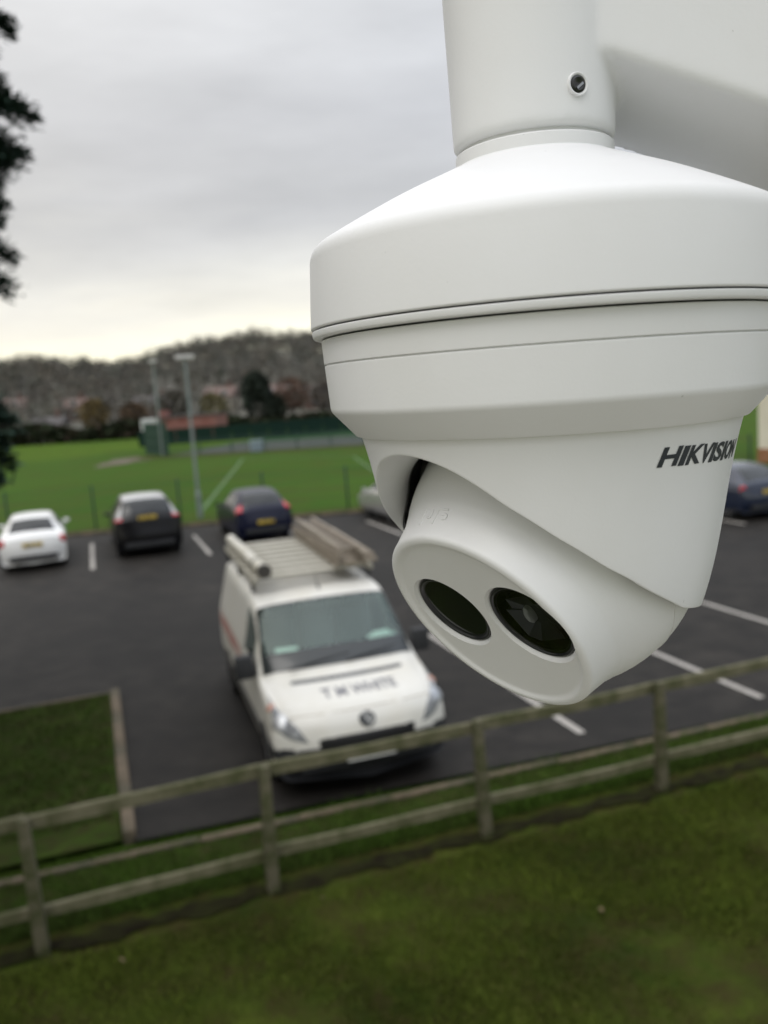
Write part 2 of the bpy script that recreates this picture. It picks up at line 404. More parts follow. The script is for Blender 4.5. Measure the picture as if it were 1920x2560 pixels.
# shell: lathed bulb cut by a sloping curved opening
OPD = Vector((-0.815, -0.58, 0)).normalized()
CO = (66.395, 4.75091, 0.277813, 0.0543)
def rc(z): return ((CO[0] * z + CO[1]) * z + CO[2]) * z + CO[3]
GS = [(-0.044, -0.0558), (-0.03, -0.0550), (-0.02, -0.0535), (-0.0035, -0.0497), (0.0097, -0.0428), (0.0238, -0.0340), (0.0343, -0.0255), (0.0426, -0.0174),
      (0.0475, -0.0112), (0.0502, -0.0078), (0.0540, -0.0034)]
gx = [p[0] for p in GS]; gz = [p[1] for p in GS]
def gcut(s): return float(np.interp(s, gx, gz))
ball_o = Vector((0.0005, 0.0019, -0.0362)); ball_n = Vector((-0.6515, -0.5261, -0.5466)).normalized()
nu, nv_ = 240, 26
op_ang = math.atan2(OPD.y, OPD.x)
edge = []
for i in range(nu):
    th = 2 * math.pi * i / nu; c = math.cos(th - op_ang)
    z = -0.02
    for _ in range(60): z = 0.6 * z + 0.4 * gcut(rc(z) * c)
    edge.append(z)
ke = np.array(edge)
for _ in range(3): ke = (np.roll(ke, 1) + 2 * ke + np.roll(ke, -1)) / 4
V = []; F = []
def ring_add(fn):
    b = len(V)
    for i in range(nu): V.append(fn(i))
    return b
def surf(i, z, dr=0.0):
    th = 2 * math.pi * i / nu; r = rc(z) + dr
    return Vector((r * math.cos(th), r * math.sin(th), z))
starts = []
for j in range(nv_ + 1):
    t = j / nv_
    starts.append(ring_add(lambda i: surf(i, 0.002 + (ke[i] + 0.0007 - 0.002) * t)))
def inner_pt(i):
    E = surf(i, ke[i]) - ball_o
    tE = E.dot(ball_n); P = E - tE * ball_n; pr_ = P.normalized()
    L_ = E.length; rho = min(0.0474, L_ - 0.0007)
    t_in = min(tE - 0.0015, 0.0100) if L_ > 0.049 else tE - 0.0004
    t_in = min(t_in, rho * 0.95)
    return ball_o + ball_n * t_in + pr_ * math.sqrt(max(1e-8, rho * rho - t_in * t_in))
IN = [inner_pt(i) for i in range(nu)]
for _ in range(6): IN = [(IN[i - 1] + IN[i] * 2 + IN[(i + 1) % nu]) / 4 for i in range(nu)]
# rounded lip then the lining
def lip(i, k):
    E = surf(i, ke[i]); A_ = surf(i, ke[i] + 0.0007); B_ = E + (IN[i] - E).normalized() * min(0.0008, (IN[i] - E).length * .5)
    return A_ * (1 - k) ** 2 + E * 2 * k * (1 - k) + B_ * k * k
for k in (0.25, 0.5, 0.75, 1.0): starts.append(ring_add(lambda i: lip(i, k)))
def lining(i, k):
    B_ = lip(i, 1.0); bul = (ball_o - (B_ + IN[i]) / 2).normalized() * -0.0012 * min(1, (IN[i] - B_).length / 0.012)
    return B_.lerp(IN[i], k) + bul * math.sin(math.pi * k) * -1
for k in (0.2, 0.4, 0.6, 0.8, 1.0): starts.append(ring_add(lambda i: lining(i, k)))
for A, B in zip(starts[:-1], starts[1:]):
    for i in range(nu):
        j = (i + 1) % nu; F.append((A + i, A + j, B + j, B + i))
shell = pydata('shell', V, F, shell_white, cam_root, angle=60)
# dark seal inside the opening
V = []; F = []
def seal(i, k):
    p = IN[i] - ball_o; t = p.dot(ball_n); pr_ = (p - t * ball_n).normalized(); rr = (p - t * ball_n).length
    t2 = t - 0.006 * k; r2 = rr + (-0.0004 if k == 0 else 0) + (min(0.0452, rr) - rr) * k * 0
    r2 = min(r2, 0.0462) if k > 0 else r2
    q_ = ball_o + ball_n * (t2 - 0.0002) + pr_ * max(r2, 0.02)
    hr = math.hypot(q_.x, q_.y); mx_ = rc(max(-.06, min(q_.z, .0))) - .0022
    if hr > mx_: q_.x *= mx_ / hr; q_.y *= mx_ / hr
    q_.z = max(q_.z, float(ke[i]) + .0012)
    return q_
for k in (0, 0.5, 1.0):
    for i in range(nu): V.append(seal(i, k))
for q in range(2):
    for i in range(nu): j = (i + 1) % nu; F.append((q * nu + i, q * nu + j, (q + 1) * nu + j, (q + 1) * nu + i))
v2, f2 = lathe([(0.0525, 0.0020), (0.030, 0.0035), (0.0, 0.0035)], 80)
bb = len(V); V += v2; F += [tuple(bb + q for q in ff_) for ff_ in f2]
pydata('seal', V, F, gap_black, cam_root)

# eyeball: sphere + barrel + dished face, holes cut for the two windows
bn = ball_n.to_track_quat('Z', 'Y').to_matrix().to_4x4(); bn.translation = ball_o
RB = 0.0438
pf = []
t0 = math.asin(0.0225 / RB)
for i in range(0, 27): 
    a_ = -math.pi / 2 + (t0 + math.pi / 2) * i / 26; pf.append((RB * math.cos(a_) if i else 0.0, RB * math.sin(a_)))
pf += fillet([(0.0372, 0.0236), (0.0362, 0.0256), (0.0345, 0.0322), (0.0339, 0.0352), (0.0316, 0.0356), (0.0303, 0.0346), (0.0, 0.0342)], [0, .0012, .001, .0016, .0009, .0012, 0], 5)
v, f = lathe(pf, 144)
ball = pydata('eyeball', v, f, shell_white, cam_root)
# orient the face so that local +X points to the lower-right window
wdir = Vector((0.0102 + 0.0096, -0.0159 - 0.0110, 0.0031 - 0.0008)); wdir = (wdir - wdir.dot(ball_n) * ball_n).normalized()
bz = ball_n; bx = wdir; by = bz.cross(bx)
bm4 = Matrix.Identity(4)
for i in range(3): bm4[i][0] = bx[i]; bm4[i][1] = by[i]; bm4[i][2] = bz[i]; bm4[i][3] = ball_o[i]
ball.matrix_local = bm4
BI = bm4.inverted()
KF = 0.034 / 0.036
def face_pt(vec):                                   # offset on the face plane -> eyeball coordinates
    p = vec - vec.dot(ball_n) * ball_n; return Vector((p.dot(bx), p.dot(by), 0)) * KF
w1 = face_pt(Vector((-0.00959, 0.01104, 0.0008))); w2 = face_pt(Vector((0.01024, -0.01585, 0.00305)))
r1_, r2_ = 0.0131, 0.0134
cut = bmesh.new()
for w_, rr in ((w1, r1_), (w2, r2_)):
    pr_ = fillet([(0, 0.0290), (rr, 0.0290), (rr, 0.0333), (rr + 0.0012, 0.0347), (rr + 0.0020, 0.0385), (0, 0.0385)], [0, 0, .0008, .0016, 0, 0], 5)
    vv, ff = lathe(pr_, 72, Matrix.Translation(w_)); bv = [cut.verts.new(p) for p in vv]
    for q in ff: cut.faces.new([bv[i] for i in q])
cutter = bmobj('cutter', cut, None, None); cutter.matrix_world = cam_root.matrix_world @ bm4
bpy.context.view_layer.update()
md = ball.modifiers.new('b', 'BOOLEAN'); md.operation = 'DIFFERENCE'; md.object = cutter; md.solver = 'EXACT'
me = bake_mods(ball); ball.modifiers.clear(); ball.data = me
bpy.data.objects.remove(cutter)
me.materials.clear(); me.materials.append(shell_white)
me.polygons.foreach_set('use_smooth', [True] * len(me.polygons)); me.set_sharp_from_angle(angle=R(38))
for nm, w_, rr in (('infrared_window', w1, r1_), ('lens_window', w2, r2_)):
    prf = fillet([(rr - 0.00005, 0.0292), (rr - 0.00015, 0.0334), (rr - 0.0009, 0.0336), (rr - 0.0014, 0.0328), (rr - 0.0020, 0.0327)], [0, .0003, .0004, .0003, 0], 3)
    wn = pydata(nm, *lathe(prf, 80, Matrix.Translation(w_)), mat('window_bezel', (0.012, 0.013, 0.015), rough=0.28), ball)
    if nm == 'infrared_window':
        pydata('cover', *lathe([(rr - 0.0016, 0.0327), (0, 0.0329)], 64, Matrix.Translation(w_)), mat('smoked_cover', (0.004, 0.006, 0.007), rough=0.10, spec=0.7), wn)
    else:
        pydata('well', *lathe([(rr - 0.0019, 0.0327), (rr - 0.0026, 0.0292), (0, 0.0288)], 64, Matrix.Translation(w_)), mat('lens_well', (0.006, 0.007, 0.008), rough=0.25), wn)
        # stepped reflector plate
        bm = bmesh.new(); s = 0.0086
        pts = [(-s, -s * .75), (-s * .55, -s), (s * .7, -s * .9), (s * .75, -s * .5), (s, -s * .45), (s * .95, s * .55), (s * .55, s * .6), (s * .5, s * .95), (-s * .6, s * .9), (-s * .65, s * .5), (-s * 1.02, s * .45)]
        lo = [bm.verts.new((x, y, 0.0298)) for x, y in pts]; hi = [bm.verts.new((x, y, 0.0318)) for x, y in pts]
        inn = [bm.verts.new((x * .38, y * .38, 0.0300)) for x, y in pts]
        n_ = len(pts)
        for i in range(n_):
            j = (i + 1) % n_; bm.faces.new((lo[i], lo[j], hi[j], hi[i])); bm.faces.new((hi[i], hi[j], inn[j], inn[i]))
        bm.faces.new(inn)
        bmesh.ops.transform(bm, matrix=Matrix.Translation(w_) @ Matrix.Rotation(R(12), 4, 'Z'), verts=bm.verts)
        bmobj('reflector', bm, chip, wn, smooth=False)
        vv, ff = lathe([(0.0020, 0.0300), (0.0019, 0.0314), (0.0012, 0.0321), (0, 0.0323)], 32, Matrix.Translation(w_ + Vector((-0.0020, 0.0004, 0))) @ Matrix.Scale(0.7, 4, (1, 0, 0)) @ Matrix.Scale(1.5, 4, (0, 1, 0)))
        pydata('painted_highlight', vv, ff, highlight_m, wn)  # pale blob painting the bright highlight behind the glass
        gl = bpy.data.materials.new('clear_cover'); gl.use_nodes = True; gn = gl.node_tree; gn.nodes.clear()
        g0 = N(gn, 'ShaderNodeOutputMaterial'); g1 = N(gn, 'ShaderNodeBsdfTransparent'); g2 = N(gn, 'ShaderNodeBsdfGlossy'); g2.inputs['Roughness'].default_value = .03; g1.inputs[0].default_value = (.8, .82, .84, 1)
        g3 = N(gn, 'ShaderNodeFresnel'); g3.inputs[0].default_value = 1.45; g4 = N(gn, 'ShaderNodeMixShader')
        gn.links.new(g3.outputs[0], g4.inputs[0]); gn.links.new(g1.outputs[0], g4.inputs[1]); gn.links.new(g2.outputs[0], g4.inputs[2]); gn.links.new(g4.outputs[0], g0.inputs[0])
        vv, ff = lathe([(rr - 0.0012, 0.0331), (0, 0.0333)], 64, Matrix.Translation(w_)); pydata('glass', vv, ff, gl, wn)

# raised arrow-and-letter mark moulded on the top of the barrel
MARK = [[(-0.00588, 0.03568, 0.02575), (-0.00591, 0.03502, 0.02826), (-0.00588, 0.03437, 0.03076)], [(-0.00269, 0.03594, 0.02621), (-0.00215, 0.03557, 0.02779), (-0.00211, 0.03533, 0.02872), (-0.00269, 0.03523, 0.02894), (-0.00387, 0.03521, 0.02862)], [(5e-05, 0.03599, 0.02642), (-3e-05, 0.03541, 0.02864), (-8e-05, 0.03484, 0.03088)], [(0.00024, 0.03607, 0.02611), (0.00198, 0.03601, 0.02613), (0.00368, 0.03584, 0.02627)], [(0.00209, 0.03553, 0.02793), (0.00318, 0.03556, 0.02754), (0.00406, 0.03541, 0.02775), (0.00429, 0.03517, 0.02856), (0.00369, 0.03508, 0.02918), (0.00264, 0.03517, 0.0292)]]
bm = bmesh.new()
for pl in MARK:
    for p, q in zip(pl[:-1], pl[1:]):
        tube(bm, Vector(p), Vector(q), 0.00034, n=6)
bmobj('moulded_mark', bm, shell_white, ball)
# fine mould line round the ball
vv, ff = lathe([(RB * math.cos(a_) - d_, RB * math.sin(a_)) for a_, d_ in ((0.1550, -0.00001), (0.1562, 0.00016 * -1), (0.1580, 0.00016 * -1), (0.1592, -0.00001))], 144)
pydata('mould_line', vv, ff, shell_white, ball)

# wordmark wrapped round the shell
letters = [('H', 19.2, 6.5), ('I', 26.2, 2.2), ('K', 28.9, 6.0), ('V', 34.1, 5.2), ('I', 39.1, 1.9), ('S', 41.3, 4.6), ('I', 46.2, 1.8), ('O', 48.4, 4.6), ('N', 53.4, 4.6)]
V = []; F = []
for ch, th0, wd in letters:
    me = text_mesh(ch, 1.0, 0.036)
    xs = [p.co.x for p in me.vertices]; ys = [p.co.y for p in me.vertices]
    x0, x1, y0, y1 = min(xs), max(xs), min(ys), max(ys); b0 = len(V)
    for p in me.vertices:
        u = (p.co.x - x0) / (x1 - x0); h = (p.co.y - y0) / (y1 - y0)
        th = R(th0 + wd * u + 1.9 * (h - 0) ); z = -0.00985 + 0.0048 * h - 0.00003 * (th0 - 19)
        r_ = rc(z) + 0.00012; V.append((r_ * math.sin(th), -r_ * math.cos(th), z))
    F += [tuple(b0 + i for i in p.vertices) for p in me.polygons]
    bpy.data.meshes.remove(me)
pydata('wordmark', V, F, ink, shell, smooth=False)

# ================================================================== WOODEN FENCE
wood = mat('mossy_timber', (0.090, 0.082, 0.050), rough=0.9, ramp=(.42,.60), col2=(0.038, 0.044, 0.012), scale=7, stretch=(1, 1, 1), bump=0.7, bscale=45, bdist=0.004)
wood_rail = mat('weathered_rail', (0.128, 0.118, 0.072), rough=0.9, ramp=(.36,.66), col2=(0.046, 0.050, 0.016), scale=5, bump=0.7, bscale=40, bdist=0.004)
fence = thing('wooden_fence', 'low mossy timber post and two-rail fence between lawn and car park', 'fence', ab(0, 6.68), YAW)
bm = bmesh.new(); box(bm, (0, 0, 0.48), (0.105, 0.105, 1.26), bev=0.006)
for v_ in bm.verts:
    if v_.co.z > 1.1: v_.co.x *= 0.8; v_.co.y *= 0.8
post0 = bmobj('post', bm, wood, fence)
POSTS = [-4.75, -2.75, -0.80, 1.03, 3.03, 4.97, 6.92, 8.87, 10.8]
for i, a in enumerate(POSTS):
    o = post0 if i == 0 else post0.copy()
    if i: COL.objects.link(o); o.parent = fence
    o.location = (a, 0, 0); o.rotation_euler = (rng.normal(0, .008), rng.normal(0, .012), rng.normal(0, .05)); o.scale = (1, 1, 1 + rng.normal(0, .008))
def rail(a0, a1, z0, z1, h):
    bm = bmesh.new(); L = a1 - a0; n = 14; th = 0.045
    rows = []
    for i in range(n + 1):
        t = i / n; x = a0 + L * t; z = z0 + (z1 - z0) * t + 0.006 * math.sin(3 * t + a0) - 0.008 * math.sin(math.pi * t); y = 0.079 + 0.004 * math.sin(7 * t + a0 * 2)
        hh = h / 2 * (1 + 0.05 * math.sin(9 * t + a0))
        rows.append([bm.verts.new(p) for p in ((x, y - th / 2, z - hh), (x, y - th / 2, z + hh - .008), (x, y - th / 2 + .008, z + hh), (x, y + th / 2, z + hh), (x, y + th / 2, z - hh))])
    for A, B in zip(rows[:-1], rows[1:]):
        for k in range(5): bm.faces.new((A[k], A[(k + 1) % 5], B[(k + 1) % 5], B[k]))
    bm.faces.new(rows[0]); bm.faces.new(rows[-1][::-1])
    return bmobj('rail', bm, wood_rail, fence)
for a, b in zip(POSTS[:-1], POSTS[1:]):
    rail(a + 0.004, b - 0.004, 1.04 + rng.normal(0, .008), 1.04 + rng.normal(0, .008), 0.104)
    rail(a + 0.004, b - 0.004, 0.30 + rng.normal(0, .012), 0.29 + rng.normal(0, .012), 0.090)

# ================================================================== VEHICLE TOOLKIT
rubber = mat('tyre_rubber', (0.018, 0.018, 0.018), rough=0.85, bump=.3, bscale=80, bdist=.003)
alloy = mat('wheel_alloy', (0.30, 0.30, 0.31), rough=0.35, metal=0.8)
dglass = mat('dark_car_glass', (0.012, 0.015, 0.016), rough=0.08, spec=0.5, coat=0.15)
trim = mat('black_plastic_trim', (0.020, 0.021, 0.023), rough=0.55)
lens_red = mat('red_lamp_lens', (0.42, 0.012, 0.022), rough=0.15, coat=0.6)
lens_clear = mat('clear_lamp_lens', (0.30, 0.31, 0.32), rough=0.25, coat=0.5, col2=(0.10, 0.105, 0.11), scale=14, ramp=(.4, .6))
plate_y = mat('yellow_plate', (0.50, 0.36, 0.05), rough=0.5, col2=(0.12, 0.09, 0.03), scale=22, stretch=(1, 1, .4), ramp=(.5, .58))
plate_w = mat('white_plate', (0.6, 0.6, 0.58), rough=0.5)

def catmull(P, t):
    n = len(P); i = min(int(t), n - 2); u = t - i
    p0 = P[max(i - 1, 0)]; p1 = P[i]; p2 = P[i + 1]; p3 = P[min(i + 2, n - 1)]
    c = 0.5 * ((2 * p1) + (-p0 + p2) * u + (2 * p0 - 5 * p1 + 4 * p2 - p3) * u * u + (-p0 + 3 * p1 - 3 * p2 + p3) * u ** 3)
    lin = p1 * (1 - u) + p2 * u
    return c * 0.62 + lin * 0.38
class Body:
    """half sections (from centreline top to sill) skinned into a mirrored car body"""
    def __init__(s, secs, W, zbelt, zsill=0.26, wt_in=0.10):
        s.P = []
        for (yc, ys, zt, wt, w) in secs:
            zb = min(zbelt, zt - 0.10); zb = max(zb, zsill + 0.03)
            zm = min(0.62 * zbelt, zb - 0.02); zm = max(zm, zsill + .015)
            pts = [(0, zt), (.5 * wt, zt - .008), (.86 * wt, zt - .03), (wt, zt - min(.075, (zt - zb) * .5 + .01)),
                   (wt + (w - wt) * .50, zb + (zt - zb) * .42), (w - .012, zb), (w, zm), (w - .005, (zm + zsill) / 2), (w - .03, zsill), (w - .14, zsill - .06), (0, zsill - .06)]
            row = []
            for x, z in pts:
                k = min(1, (x / w)) ** 2.6
                row.append(np.array([x, yc + (ys - yc) * k, z]))
            s.P.append(row)
        s.nk = len(secs); s.nj = len(s.P[0])
    def at(s, k, j):
        sgn = -1 if j < 0 else 1; j = abs(j)
        col = [catmull([np.array(r_) for r_ in row], j) if True else None for row in s.P[max(0, int(k) - 1): int(k) + 3]]
        base = max(0, int(k) - 1)
        p = catmull(col, k - base) if k < s.nk - 1 else catmull(s.P[-1], j)
        return Vector((sgn * p[0], p[1], p[2]))
    def nrm(s, k, j):
        e = 0.03; sg = -1 if j < 0 else 1
        a = s.at(min(k + e, s.nk - 1), j) - s.at(max(k - e, 0), j); b = s.at(k, j + e) - s.at(k, j - e)
        n = b.cross(a)
        if n.length < 1e-9: return Vector((0, 0, 1))
        n.normalize(); c = s.at(k, j) - Vector((0, s.at(k, 0).y * .3 + 1.6, 0.6))
        return n if n.dot(c) > 0 else -n
    def mesh(s, name, m_, parent, rk=3, rj=2, holes=()):
        nk = (s.nk - 1) * rk; nj = (s.nj - 1) * rj
        V = []; F = []; idx = {}
        for a in range(nk + 1):
            for b in range(-nj, nj + 1):
                k = a / rk; j = b / rj; idx[a, b] = len(V); V.append(s.at(min(k, s.nk - 1.0001), j))
        for a in range(nk):
            for b in range(-nj, nj):
                k = (a + .5) / rk; j = (b + .5) / rj
                if any(k0 < k < k1 and j0 < j < j1 for k0, k1, j0, j1 in holes): continue
                F.append((idx[a, b], idx[a + 1, b], idx[a + 1, b + 1], idx[a, b + 1]))
        for a in (0, nk):
            F.append(tuple(idx[a, b] for b in range(-nj, nj + 1)))
        bm = bmesh.new(); vs_ = [bm.verts.new(p) for p in V]
        for q in F:
            try: bm.faces.new([vs_[i] for i in q])
            except ValueError: pass
        bmesh.ops.remove_doubles(bm, verts=bm.verts, dist=0.0008)
        return bmobj(name, bm, m_, parent, angle=50)
    def patch(s, name, m_, parent, poly, off=0.006, nseg=10, thick=0.012, mirror=False):
        """poly: (k, j) corners of a quad k0j0,k1j0',k1j1',k0j1 -> inset panel standing proud of the skin"""
        (a, b, c, d) = [Vector((p[0], p[1])) for p in poly]
        bm = bmesh.new()
        for mir in ((1, -1) if mirror else (1,)):
            g = []
            for i in range(nseg + 1):
                row = []
                for q in range(nseg + 1):
                    u = i / nseg; w = q / nseg
                    p = (a * (1 - u) + b * u) * (1 - w) + (d * (1 - u) + c * u) * w
                    P = s.at(p.x, p.y * mir); n_ = s.nrm(p.x, p.y * mir)
                    e = off if 0 < i < nseg and 0 < q < nseg else off - thick
                    row.append(bm.verts.new(P + n_ * e))
                g.append(row)
            for i in range(nseg):
                for q in range(nseg): bm.faces.new((g[i][q], g[i + 1][q], g[i + 1][q + 1], g[i][q + 1]))
        return bmobj(name, bm, m_, parent, angle=70)

def wheel(parent, x, y, r, w=0.2, sgn=1):
    mx = Matrix.Translation((x, y, r)) @ Matrix.Rotation(R(90), 4, 'Y')
    v, f = lathe(fillet([(r * .62, -w / 2), (r * .95, -w / 2), (r, -w * .3), (r, w * .3), (r * .95, w / 2), (r * .62, w / 2)], [0, .02, .02, .02, .02, 0], 3), 36, mx)
    t = pydata('wheel', v, f, rubber, parent)
    q = sgn * w * .5
    bm = bmesh.new()
    for k in range(5):
        a_ = 2 * math.pi * k / 5
        box(bm, (0, r * .33, 0), (r * .16, r * .62, 0.03)); vs_ = bm.verts[-8:]
        bmesh.ops.rotate(bm, cent=(0, 0, 0), matrix=Matrix.Rotation(a_, 3, 'Z'), verts=vs_)
    vv, ff = lathe([(r * .58, -.012), (r * .64, .0), (r * .64, .02), (r * .56, .01)], 32)
    bv = [bm.verts.new(p) for p in vv]
    for g_ in ff: bm.faces.new([bv[i] for i in g_])
    bmesh.ops.transform(bm, matrix=mx @ Matrix.Translation((0, 0, q - sgn * .03)), verts=bm.verts)
    bmobj('rim', bm, alloy, t)
    pydata('hub', *lathe([(r * .6, 0), (r * .55, -.01), (0, -.012)], 24, mx @ Matrix.Translation((0, 0, q - sgn * .06))), trim, t)
    vv, ff = lathe([(r * 1.14, 0.0), (r * 1.14, 0.012), (0, 0.012)], 36, Matrix.Translation((x + sgn * (w * .5 - .07), y, r * 1.02)) @ Matrix.Rotation(R(90 * sgn), 4, 'Y'))
    pydata('wheel_arch', vv, ff, trim, parent)

# ---------------------------------------------------------------- parked cars seen from behind
def make_car(name, label, cat, secs, Wd, zb, colour, rear_glass, tail, plate, L, group, wheel_r=0.31, loc=(0, 0, 0), rz=0, coat=0.8, flip=False, met=0.0, extras=None, plate_m=None, roof_rails=False, sideglass=None, rough=0.3, sheen_m=None, spec=0.5):
    root = thing(name, label, cat, loc, rz, group)
    B = Body(secs, Wd, zb)
    pm = mat(name + '_paint', colour, rough=rough, coat=coat, metal=met, spec=spec)
    B.mesh('body', pm, root)
    kt = len(secs)
    (k0, k1, j0, j1) = rear_glass
    B.patch('rear_window', dglass, root, [(k0, -j0), (k1, -j1), (k1, j1), (k0, j0)], 0.007)
    sg = sideglass
    for sgn in (1, -1):
        for (a, b_) in sg['panes']:
            B.patch('side_window', dglass, root, [(a, sgn * 3.45), (b_, sgn * 3.35), (b_, sgn * 4.75), (a, sgn * 4.75)], 0.006, nseg=6)
    B.patch('windscreen', dglass, root, [(sg['ws'][0], -2.7), (sg['ws'][1], -2.9), (sg['ws'][1], 2.9), (sg['ws'][0], 2.7)], 0.007)
    for sgn in (1, -1):
        t0_, t1_, u0, u1 = tail
        B.patch('tail_light', lens_red, root, [(t0_, sgn * u0), (t1_, sgn * u0), (t1_, sgn * u1), (t0_, sgn * u1)], 0.014, nseg=5)
        B.patch('headlight', lens_clear, root, [(kt - 3.9, sgn * 3.0), (kt - 2.9, sgn * 3.0), (kt - 2.9, sgn * 5.0), (kt - 3.9, sgn * 4.6)], 0.010, nseg=5)
    p = B.at(plate, 0.0); bm = bmesh.new(); box(bm, (0, p.y - 0.028, p.z), (0.52, 0.012, 0.112), bev=.003); bmobj('number_plate', bm, plate_m or plate_y, root)
    bm = bmesh.new(); q = B.at(1.0, 0); box(bm, (0, q.y + 0.02, 0.36), (Wd * 1.45, 0.09, 0.14), bev=.02); bmobj('bumper_insert', bm, trim, root)
    wb = L * .60
    for x_ in (-1, 1):
        wheel(root, x_ * (Wd - .13), L * .19, wheel_r, sgn=x_); wheel(root, x_ * (Wd - .13), L * .19 + wb, wheel_r, sgn=x_)
    for x_ in (-1, 1):
        bm = bmesh.new(); mk = sg['mirror']; pm_ = B.at(mk, 5.0 * x_)
        box(bm, (pm_.x + x_ * .07, pm_.y, pm_.z + .05), (0.16, 0.08, 0.11), bev=.025); bmobj('wing_mirror', bm, pm if colour[0] > .3 else trim, root)
    bm = bmesh.new(); q = B.at(rear_glass[0] + .1, 0); n_ = B.nrm(rear_glass[0] + .25, 0)
    tube(bm, q + n_ * .014, B.at(rear_glass[0] + (rear_glass[1] - rear_glass[0]) * .35, 1.6) + n_ * .016, .008); bmobj('rear_wiper', bm, trim, root)
    if sheen_m is not None:  # sky reflection painted as pale patches over the roof and pillars
        B.patch('roof_sheen', sheen_m, root, [(6.85, -3.1), (10.6, -3.1), (10.6, 3.1), (6.85, 3.1)], .005, nseg=12)
        for sgn in (1, -1): B.patch('pillar_sheen', sheen_m, root, [(4.9, sgn * 2.95), (6.9, sgn * 2.85), (6.9, sgn * 3.9), (4.9, sgn * 4.6)], .006, nseg=6)
    if extras: extras(root, B, pm)
    return root

# section tuple: (y centre, y side, z top, half width at roof edge, half width of body)
def hatch(L, H, w, rt_, nose=0.72, tail_up=0.96, sl=0.45):
    k = L / 4.0
    return [(.03, .22, .34, w * .78, w * .93), (-.01, .20, .50, w * .84, w * .97), (.0, .20, .66, w * .84, w * .985), (.05, .20, .82, w * .84, w * .985), (.10, .22, tail_up, w * .80, w * .985),
            (.16, .26, tail_up + .08, w * .76, w * .98), (.16 + sl * .6, .30 + sl * .5, tail_up + (H - tail_up) * .70, rt_ + .03, w * .99), (.16 + sl, .24 + sl, H - .06, rt_, w), (.45 + sl, .48 + sl, H - .01, rt_, w), (1.5 * k, 1.5 * k, H, rt_, w),
            (2.1 * k, 2.1 * k, H - .04, rt_, w), (2.45 * k, 2.45 * k, H - .18, rt_ + .03, w), (2.95 * k, 3.0 * k, .99, w * .78, w), (3.3 * k, 3.35 * k, .91, w * .78, w), (3.75 * k, 3.85 * k, .80, w * .76, w * .97),
            (3.93 * k, 4.1 * k, nose, w * .74, w * .94), (L, L - .22, .52, w * .74, w * .92), (L - .02, L - .22, .33, w * .7, w * .9)]
SG = {'panes': [(7.3, 8.9), (9.05, 11.2)], 'ws': (10.25, 12.0), 'mirror': 11.9}
def saloon_extra(root, B, pm):
    bm = bmesh.new(); p = B.at(4.05, 0); box(bm, (0, p.y - .02, p.z - .10), (0.62, 0.02, 0.03), bev=.006); bmobj('boot_trim', bm, pm, root)
saloon = [(.03, .22, .34, .66, .80), (-.01, .20, .50, .72, .83), (.0, .18, .68, .72, .845), (.04, .18, .84, .72, .845), (.10, .22, .95, .70, .845), (.42, .50, 1.0, .68, .85),
          (.72, .80, 1.20, .60, .86), (.98, 1.02, 1.35, .55, .86), (1.25, 1.28, 1.405, .55, .86), (1.9, 1.9, 1.43, .55, .86), (2.45, 2.45, 1.39, .55, .86), (2.75, 2.75, 1.26, .58, .86),
          (3.25, 3.3, .98, .68, .86), (3.6, 3.65, .90, .68, .86), (3.98, 4.05, .79, .66, .84), (4.15, 4.3, .70, .64, .81), (4.28, 4.1, .52, .64, .79), (4.26, 4.1, .33, .6, .78)]
GR = 'cars parked nose-in along the far kerb'
def carpos(a, b, d=0.0): p = ab(a, b); return dict(loc=(p.x, p.y, 0), rz=YAW + d)
make_car('white_saloon', 'white saloon car parked beside the grass, leftmost of the far row, dark rear window', 'car', saloon, .86, .92, (0.72, 0.72, 0.71),
         (5.15, 7.05, 2.75, 2.55), (2.6, 4.1, 2.9, 5.3), 2.3, 4.3, GR, **carpos(-1.80, 24.55, 0.03), extras=saloon_extra, sideglass=SG)
suv = hatch(4.55, 1.66, .94, .62, nose=.86, tail_up=1.08, sl=.42)
make_car('black_suv', 'large black SUV with the sky reflection painted silver on its roof between the white saloon and the navy hatchback', 'car', suv, .94, 1.06, (0.005, 0.005, 0.006),
         (5.2, 7.0, 2.85, 2.5), (4.3, 5.1, 2.7, 5.3), 4.4, 4.55, GR, wheel_r=.36, **carpos(1.28, 24.55, 0.02), sideglass=SG, rough=.3, coat=.12, spec=.25, sheen_m=mat('sky_sheen_silver', (.42, .42, .42), rough=.35, coat=.4))  # silver colour stands in for sky mirrored in the black paint
hb = hatch(3.85, 1.50, .85, .56, tail_up=.98, sl=.52)
make_car('navy_hatchback', 'rounded navy blue hatchback with bright red tail lights, beyond the white van roof', 'car', hb, .85, .95, (0.006, 0.008, 0.024),
         (5.1, 7.0, 2.75, 2.5), (4.0, 5.6, 2.9, 5.2), 1.7, 3.85, GR, **carpos(4.62, 24.5, 0.03), sideglass=SG, rough=.3, coat=.2, spec=.3)
hb2 = hatch(3.7, 1.46, .83, .54, tail_up=.96, sl=.40)
make_car('silver_hatchback', 'silver hatchback in the far row, half hidden behind the hanging security camera', 'car', hb2, .83, .93, (0.40, 0.40, 0.40),
         (5.1, 7.0, 2.75, 2.5), (4.0, 5.2, 3.0, 5.2), 2.6, 3.7, GR, **carpos(9.42, 24.2, 0.02), sideglass=SG, met=.4)
hb3 = hatch(4.1, 1.47, .87, .56, tail_up=.97, sl=.6)
make_car('blue_saloon', 'dark blue car showing past the right edge of the security camera shell', 'car', hb3, .87, .94, (0.008, 0.014, 0.034),
         (5.0, 7.0, 2.8, 2.5), (3.6, 4.6, 3.0, 5.2), 2.6, 4.1, GR, **carpos(17.05, 17.9, 0.03), sideglass=SG)
